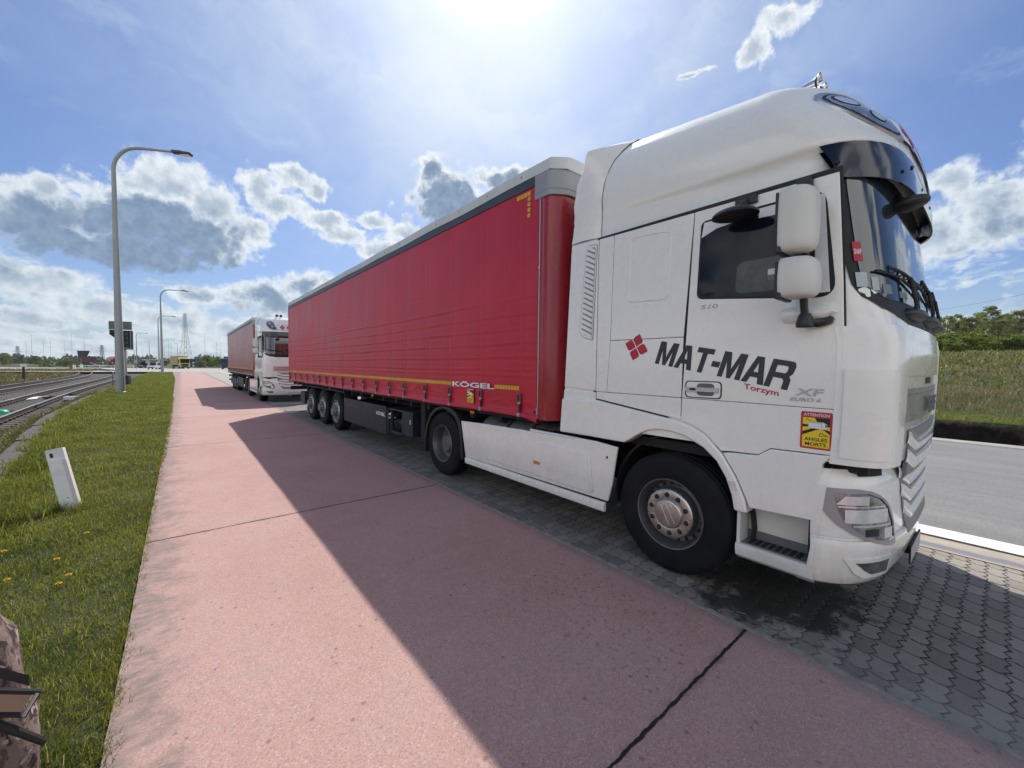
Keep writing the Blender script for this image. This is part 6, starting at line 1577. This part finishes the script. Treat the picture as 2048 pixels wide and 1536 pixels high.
# ================================================================== trees and bushes
m_bark = M('grey_brown_bark', (.065, .055, .045), .9, 0, 0, .3, 6)
def leaf_mat(name, a, b_, tr=.35):
    return blade_mat(name, a, b_, tuple(q*.55 for q in a), .10, tr)
m_leaf = [leaf_mat('fresh_birch_leaves', (.12, .145, .038), (.23, .255, .085), .5), leaf_mat('olive_leaves', (.11, .12, .045), (.20, .205, .08), .5), leaf_mat('bright_bush_leaves', (.10, .145, .018), (.20, .25, .04)), leaf_mat('dull_far_leaves', (.050, .062, .032), (.085, .098, .052), .2)]
def crown_mesh(H, Rr, base, nl, leaf, n_cl, seed, squash=1.0):
    """a cloud of leaf-sized faces gathered in clumps along limbs"""
    g = np.random.default_rng(seed); lo = base*H
    cz = g.uniform(0, 1, n_cl)**.85; cr = Rr*np.sin(np.pi*(.16 + .80*cz))**.75*np.sqrt(g.uniform(.05, 1, n_cl)); ca = g.uniform(0, 2*np.pi, n_cl)
    C = np.stack([cr*np.cos(ca), cr*np.sin(ca), lo + (H - lo)*cz], 1); sz = Rr*g.uniform(.10, .30, n_cl)
    k = g.integers(0, n_cl, nl); off = g.normal(0, 1, (nl, 3)); off /= np.linalg.norm(off, axis=1)[:, None]; off *= (g.uniform(0, 1, nl)**.5)[:, None]
    P = C[k] + off*sz[k][:, None]*np.array([1, 1, .75*squash]); P[:, 2] = np.maximum(P[:, 2], .02)
    u = g.normal(0, 1, (nl, 3)); u /= np.linalg.norm(u, axis=1)[:, None]; v = np.cross(u, g.normal(0, 1, (nl, 3))); v /= np.linalg.norm(v, axis=1)[:, None]
    s = leaf*g.uniform(.6, 1.3, nl)[:, None]
    V = np.stack([P - u*s, P + v*s*.55, P + u*s, P - v*s*.55], 1).reshape(-1, 3)
    me = bpy.data.meshes.new('crown'); me.vertices.add(len(V)); me.vertices.foreach_set('co', V.ravel()); me.loops.add(nl*4); me.loops.foreach_set('vertex_index', np.arange(nl*4, dtype=np.int32))
    me.polygons.add(nl); me.polygons.foreach_set('loop_start', np.arange(0, nl*4, 4, dtype=np.int32)); me.update(calc_edges=True)
    return me, C
def trunk_mesh(H, C, r, seed):
    g = random.Random(seed); mb = MB(); pts = [(g.uniform(-.06, .06)*z, g.uniform(-.06, .06)*z, z) for z in frange(-.15, H*.86, 7)]
    mb.tube(pts, [r*(1 - .86*i/6) for i in range(7)], 7)
    for c in C[:22]:
        z = max(.25*H*g.uniform(.6, 1), float(c[2])*g.uniform(.45, .75)); i = min(5, int(z/(H*.86)*6)); b0 = Vector(pts[i]).lerp(Vector(pts[i+1]), .5)
        mb.tube([b0, b0.lerp(Vector(c), .5) + Vector((0, 0, .05*H*g.uniform(-.5, .5))), Vector(c)], [r*.32, r*.2, r*.06], 5)
    return mb
def tree_kind(H, Rr, base, nl, leaf, ncl, seed, mat, r):
    me, C = crown_mesh(H, Rr, base, nl, leaf, ncl, seed); me.materials.append(mat)
    tr = trunk_mesh(H, C, r, seed).build('trunk', m_bark, None, smooth=60); tm = tr.data; bpy.data.objects.remove(tr); return me, tm
def plant(nm, label, cat, loc, kd, rz=0, sc=1.0, sz=1.0, group=None):
    t = thing(nm, label, cat, loc, rz, group); t.scale = (sc, sc, sc*sz)
    for n_, me in (('crown', kd[0]), ('trunk', kd[1])):
        o = bpy.data.objects.new(n_, me); COL.objects.link(o); o.parent = t
    return t
KT = [tree_kind(7.4, 2.4, .14, 9500, .085, 90, 11, m_leaf[0], .13), tree_kind(7.0, 2.6, .12, 10000, .085, 84, 12, m_leaf[1], .14), tree_kind(7.9, 2.0, .16, 8500, .085, 86, 13, m_leaf[0], .12)]
KB = [tree_kind(2.3, 1.9, .03, 6500, .07, 46, 21, m_leaf[2], .05), tree_kind(2.0, 1.7, .03, 6000, .07, 40, 22, m_leaf[1], .05)]
# wooded bank on the right; kinds vary, places follow the line of the bank
WOOD = [(1890, 58, 0, 0.69), (1908, 62, 2, 0.74), (1932, 56, 1, 0.69), (1950, 66, 0, 0.88), (1973, 60, 2, 0.84), (1990, 56, 1, 0.64), (2012, 62, 0, 0.77), (2036, 58, 1, 0.84), (2060, 60, 2, 0.86), (1920, 74, 1, 0.88), (1962, 78, 0, 0.93), (2000, 76, 2, 0.96), (2030, 78, 1, 0.99), (2085, 64, 0, 0.86), (2120, 66, 1, 0.86), (1868, 70, 0, 0.86), (1840, 72, 1, 0.9), (1800, 74, 2, 0.9), (1750, 80, 0, 0.95), (1690, 86, 1, 0.99)]
WL = ['pale green birch at the left end of the visible wood, next to the truck', 'narrow birch second from the truck in the wood', 'olive round-headed tree in front, third from the truck', 'tall birch with a pointed crown left of the gap in the wood', 'highest slim tree in the middle of the wood', 'low dark olive tree in front of the tallest one', 'green birch right of the middle of the wood', 'broad olive tree near the right edge of the picture', 'slim tree cut by the right edge of the picture']
for i, (px, dep, k, s_) in enumerate(WOOD):
    p = far(px, dep); z = float(height(p.x, p.y))
    lab = WL[i] if i < len(WL) else 'tree in the back row of the wood beyond the field'
    plant('tree', lab, 'tree', (p.x, p.y, z - .1), KT[k], i*1.7, s_, 1.0, 'trees of the wood beyond the right-hand field' if i < len(WL) else 'back row of the right-hand wood')
BUSH = [(1876, 43, 0, 1.0), (1898, 44, 0, 1.1), (1922, 43.5, 0, 1.12), (1946, 44.5, 0, 1.0), (1970, 45, 0, .9), (1994, 46, 1, .9), (2016, 44, 1, .9), (2036, 43, 0, .95), (2060, 44, 0, 1.0), (1850, 46, 0, 1)]
for i, (px, dep, k, s_) in enumerate(BUSH):
    p = far(px, dep); z = float(height(p.x, p.y))
    plant('bush', 'low bright green bush in the hedge line at the foot of the wood' if k == 0 else 'dull olive bush in the hedge line at the foot of the wood', 'bush', (p.x, p.y, z - .15), KB[k], i*2.1, s_, .82, 'bright bushes below the wood' if k == 0 else 'olive bushes below the wood')
# bushes on the left and beyond the far road
for px, dep, k, s_, lab, z in ((131, 128, 0, 1.15, 'green bush in front of the blue container beyond the rails', -.2), (95, 125, 0, 1.0, 'lower green bush left of the blue container', -.3), (150, 130, 1, .9, 'dull bush behind the white bollards', -.2), (401, 150, 1, 1.35, 'round dark bush at the edge of the far road', 0),
                               (418, 175, 0, 2.1, 'tall sparse green bush left of the blue lorry', 0), (428, 178, 1, 1.9, 'olive bush in the clump left of the blue lorry', 0), (438, 172, 0, 1.8, 'green bush close beside the blue lorry', 0)):
    plant('bush', lab, 'bush', far(px, dep, z), KB[k], px, s_, 1.0)
for i, (px, dep, s_) in enumerate(((6, 150, .55), (11, 152, .7), (20, 160, .5), (45, 175, .6), (72, 180, .62), (78, 182, .58), (89, 185, .62))):
    plant('tree', ('small bare-looking tree at the left edge of the skyline', 'small tree second from the left edge of the skyline', 'very small tree third from the left edge', 'small tree above the dark shed', 'slender dark tree, left of a close pair above the field', 'slender dark tree, right of a close pair above the field', 'slender dark tree left of the blue container')[i], 'tree', far(px, dep, -.2), KT[1], i, s_, 1.0, 'small skyline trees beyond the rails')
# far woodland that reads as one band
def woodland():
    g = np.random.default_rng(5); n = 60000; px = g.uniform(-250, 620, n); dep = g.uniform(420, 560, n)
    d0 = np.array([_f.x, _f.y])/math.hypot(_f.x, _f.y); r0 = np.array([_r.x, _r.y]); D_ = d0[None, :] + ((px - 1024)/F_PX)[:, None]*r0[None, :]
    xy = D_*dep[:, None]; Hh = 6.5 + 2.2*np.sin(px*.05) + 1.6*np.sin(px*.19 + 1) + 1.0*np.sin(px*.71) + .6*np.sin(px*1.9); z = Hh*g.uniform(0, 1, n)**.7
    s = .75*g.uniform(.6, 1.4, n); u = g.normal(0, 1, (n, 3)); u /= np.linalg.norm(u, axis=1)[:, None]; v = np.cross(u, g.normal(0, 1, (n, 3))); v /= np.linalg.norm(v, axis=1)[:, None]
    P = np.concatenate([xy, z[:, None]], 1); V = np.stack([P - u*s[:, None], P + v*s[:, None]*.7, P + u*s[:, None], P - v*s[:, None]*.7], 1).reshape(-1, 3)
    me = bpy.data.meshes.new('woodland'); me.vertices.add(len(V)); me.vertices.foreach_set('co', V.ravel()); me.loops.add(n*4); me.loops.foreach_set('vertex_index', np.arange(n*4, dtype=np.int32)); me.polygons.add(n); me.polygons.foreach_set('loop_start', np.arange(0, n*4, 4, dtype=np.int32)); me.update(calc_edges=True)
    me.materials.append(m_leaf[3]); o = bpy.data.objects.new('woodland', me); COL.objects.link(o); kind(o, 'stuff')
woodland()
# overhead wires right, above the wood
for i, (z0, z1) in enumerate(((14.6, 17.5), (12.8, 14.6), (11.0, 12.2), (9.4, 10.2))):
    a, b_ = far(1700, 92, z0 - .8), far(2150, 60, z1 - 2.2); pts = [a.lerp(b_, q) + Vector((0, 0, -1.2*math.sin(math.pi*q))) for q in frange(0, 1, 16)]
    tag(MB().tube(pts, .018, 4).build('overhead_wire', 'belt', None, smooth=0), ('topmost', 'second from top', 'third from top', 'lowest')[i] + ' overhead wire crossing the sky above the right-hand wood', 'wire', 'overhead wires above the wood')

# ================================================================== camouflage bag in the near corner
def camo_mat():
    m, t, b = base_mat('camouflage_cloth'); p = t.node('ShaderNodeTexCoord').outputs['Object']
    q = t.vmath('MULTIPLY', p, (17, 17, 9)); n = t.noise(q, 1.0, 3, .5, 1.2); n2 = t.noise(t.vmath('ADD', q, (7, 3, 1)), 1.3, 3, .5, 1.0)
    c = t.mix(t.step(n, .44, .47), (.10, .065, .06), (.20, .145, .13)); c = t.mix(t.step(n2, .55, .58), c, (.040, .028, .032)); c = t.mix(t.step(n, .60, .63), c, (.36, .31, .30))
    t.l.new(c, b.inputs['Base Color']); b.inputs['Roughness'].default_value = .85
    bn = t.node('ShaderNodeBump', {'Height': t.noise(p, 14, 5, .6), 'Strength': .7, 'Distance': .02}); t.l.new(bn.outputs[0], b.inputs['Normal']); return m
bagp = thing('rucksack', 'camouflage rucksack with black webbing and a buckle standing in the near left corner', 'bag', (-.70, 2.34, -.03), rad(12)); bagp.scale = (1.0, 1.0, 1.16)
mb = MB(); rows = []
for z, rx, ry, dx in ((0, .14, .12, 0), (.02, .19, .16, 0), (.10, .225, .18, .0), (.22, .24, .19, .004), (.34, .232, .19, -.004), (.44, .222, .18, -.012), (.54, .222, .18, -.02), (.62, .212, .175, -.03), (.70, .19, .165, -.045), (.765, .15, .13, -.06), (.80, .09, .08, -.07), (.808, .0, .0, -.07)):
    rows.append([(dx + (rx + .008*math.sin(5*a + z*22) + .006*math.sin(9*a - z*31))*abs(math.cos(a))**.75*np.sign(math.cos(a)), (ry + .006*math.sin(7*a + z*17))*abs(math.sin(a))**.75*np.sign(math.sin(a)), z) for a in frange(0, 2*math.pi, 49)])
mb.grid(rows); mb.build('bag_body', camo_mat(), bagp, smooth=80)
mb = MB()
mb.grid([[(x, -.19 - .012*math.sin(k*.5), z) for x, z in ((lerp(-.18, .215, k/10), lerp(.90, .53, k/10)),)] + [(lerp(-.18, .215, k/10), -.19 - .012*math.sin(k*.5), lerp(.90, .53, k/10) - .035)] for k in range(11)])
mb.tube([(.06, -.19, .49), (.13, -.205, .44), (.19, -.20, .37), (.245, -.175, .29)], [.014, .014, .013, .011], 8)
mb.box(-.14, .03, -.205, -.17, .30, .62)
mb.build('strap', 'belt', bagp, smooth=40)
mb = MB(); q0 = Vector((.095, -.215, .565)); e1 = Vector((.145, .02, -.095)); e2 = Vector((-.035, 0, -.055))
fr = [q0, q0 + e1, q0 + e1 + e2, q0 + e2]
mb.tube(fr + fr[:2], .009, 6)
bk = mb.build('buckle', 'belt', bagp, smooth=30)
MB().prism([q0 + e1*.06 + e2*.1, q0 + e1*.9 + e2*.1, q0 + e1*.9 + e2*.9, q0 + e1*.06 + e2*.9], (0, .012, 0)).build('buckle_plate', M('tan_webbing', (.34, .22, .16), .7), bk, smooth=0)
MB().tube([q0 + e1*.95 - Vector((0, .008, 0)), q0 + e1*.95 + e2 - Vector((0, .008, 0))], .006, 6).build('buckle_bar', 'silver', bk)

# ================================================================== the air
hz = bpy.data.materials.new('thin_haze'); hz.use_nodes = True; _t = NT(hz.node_tree); _t.n.clear()
_v = _t.node('ShaderNodeVolumePrincipled', {'Color': (.80, .86, .92, 1), 'Density': .00015}); _t.node('ShaderNodeOutputMaterial', {1: _v.outputs[0]})
MT['haze'] = hz
kind(MB().box(-1400, 1400, -300, 1500, -3, 60).build('haze', 'haze', None, smooth=0), 'stuff')
S.cycles.volume_step_rate = 8; S.cycles.volume_bounces = 0
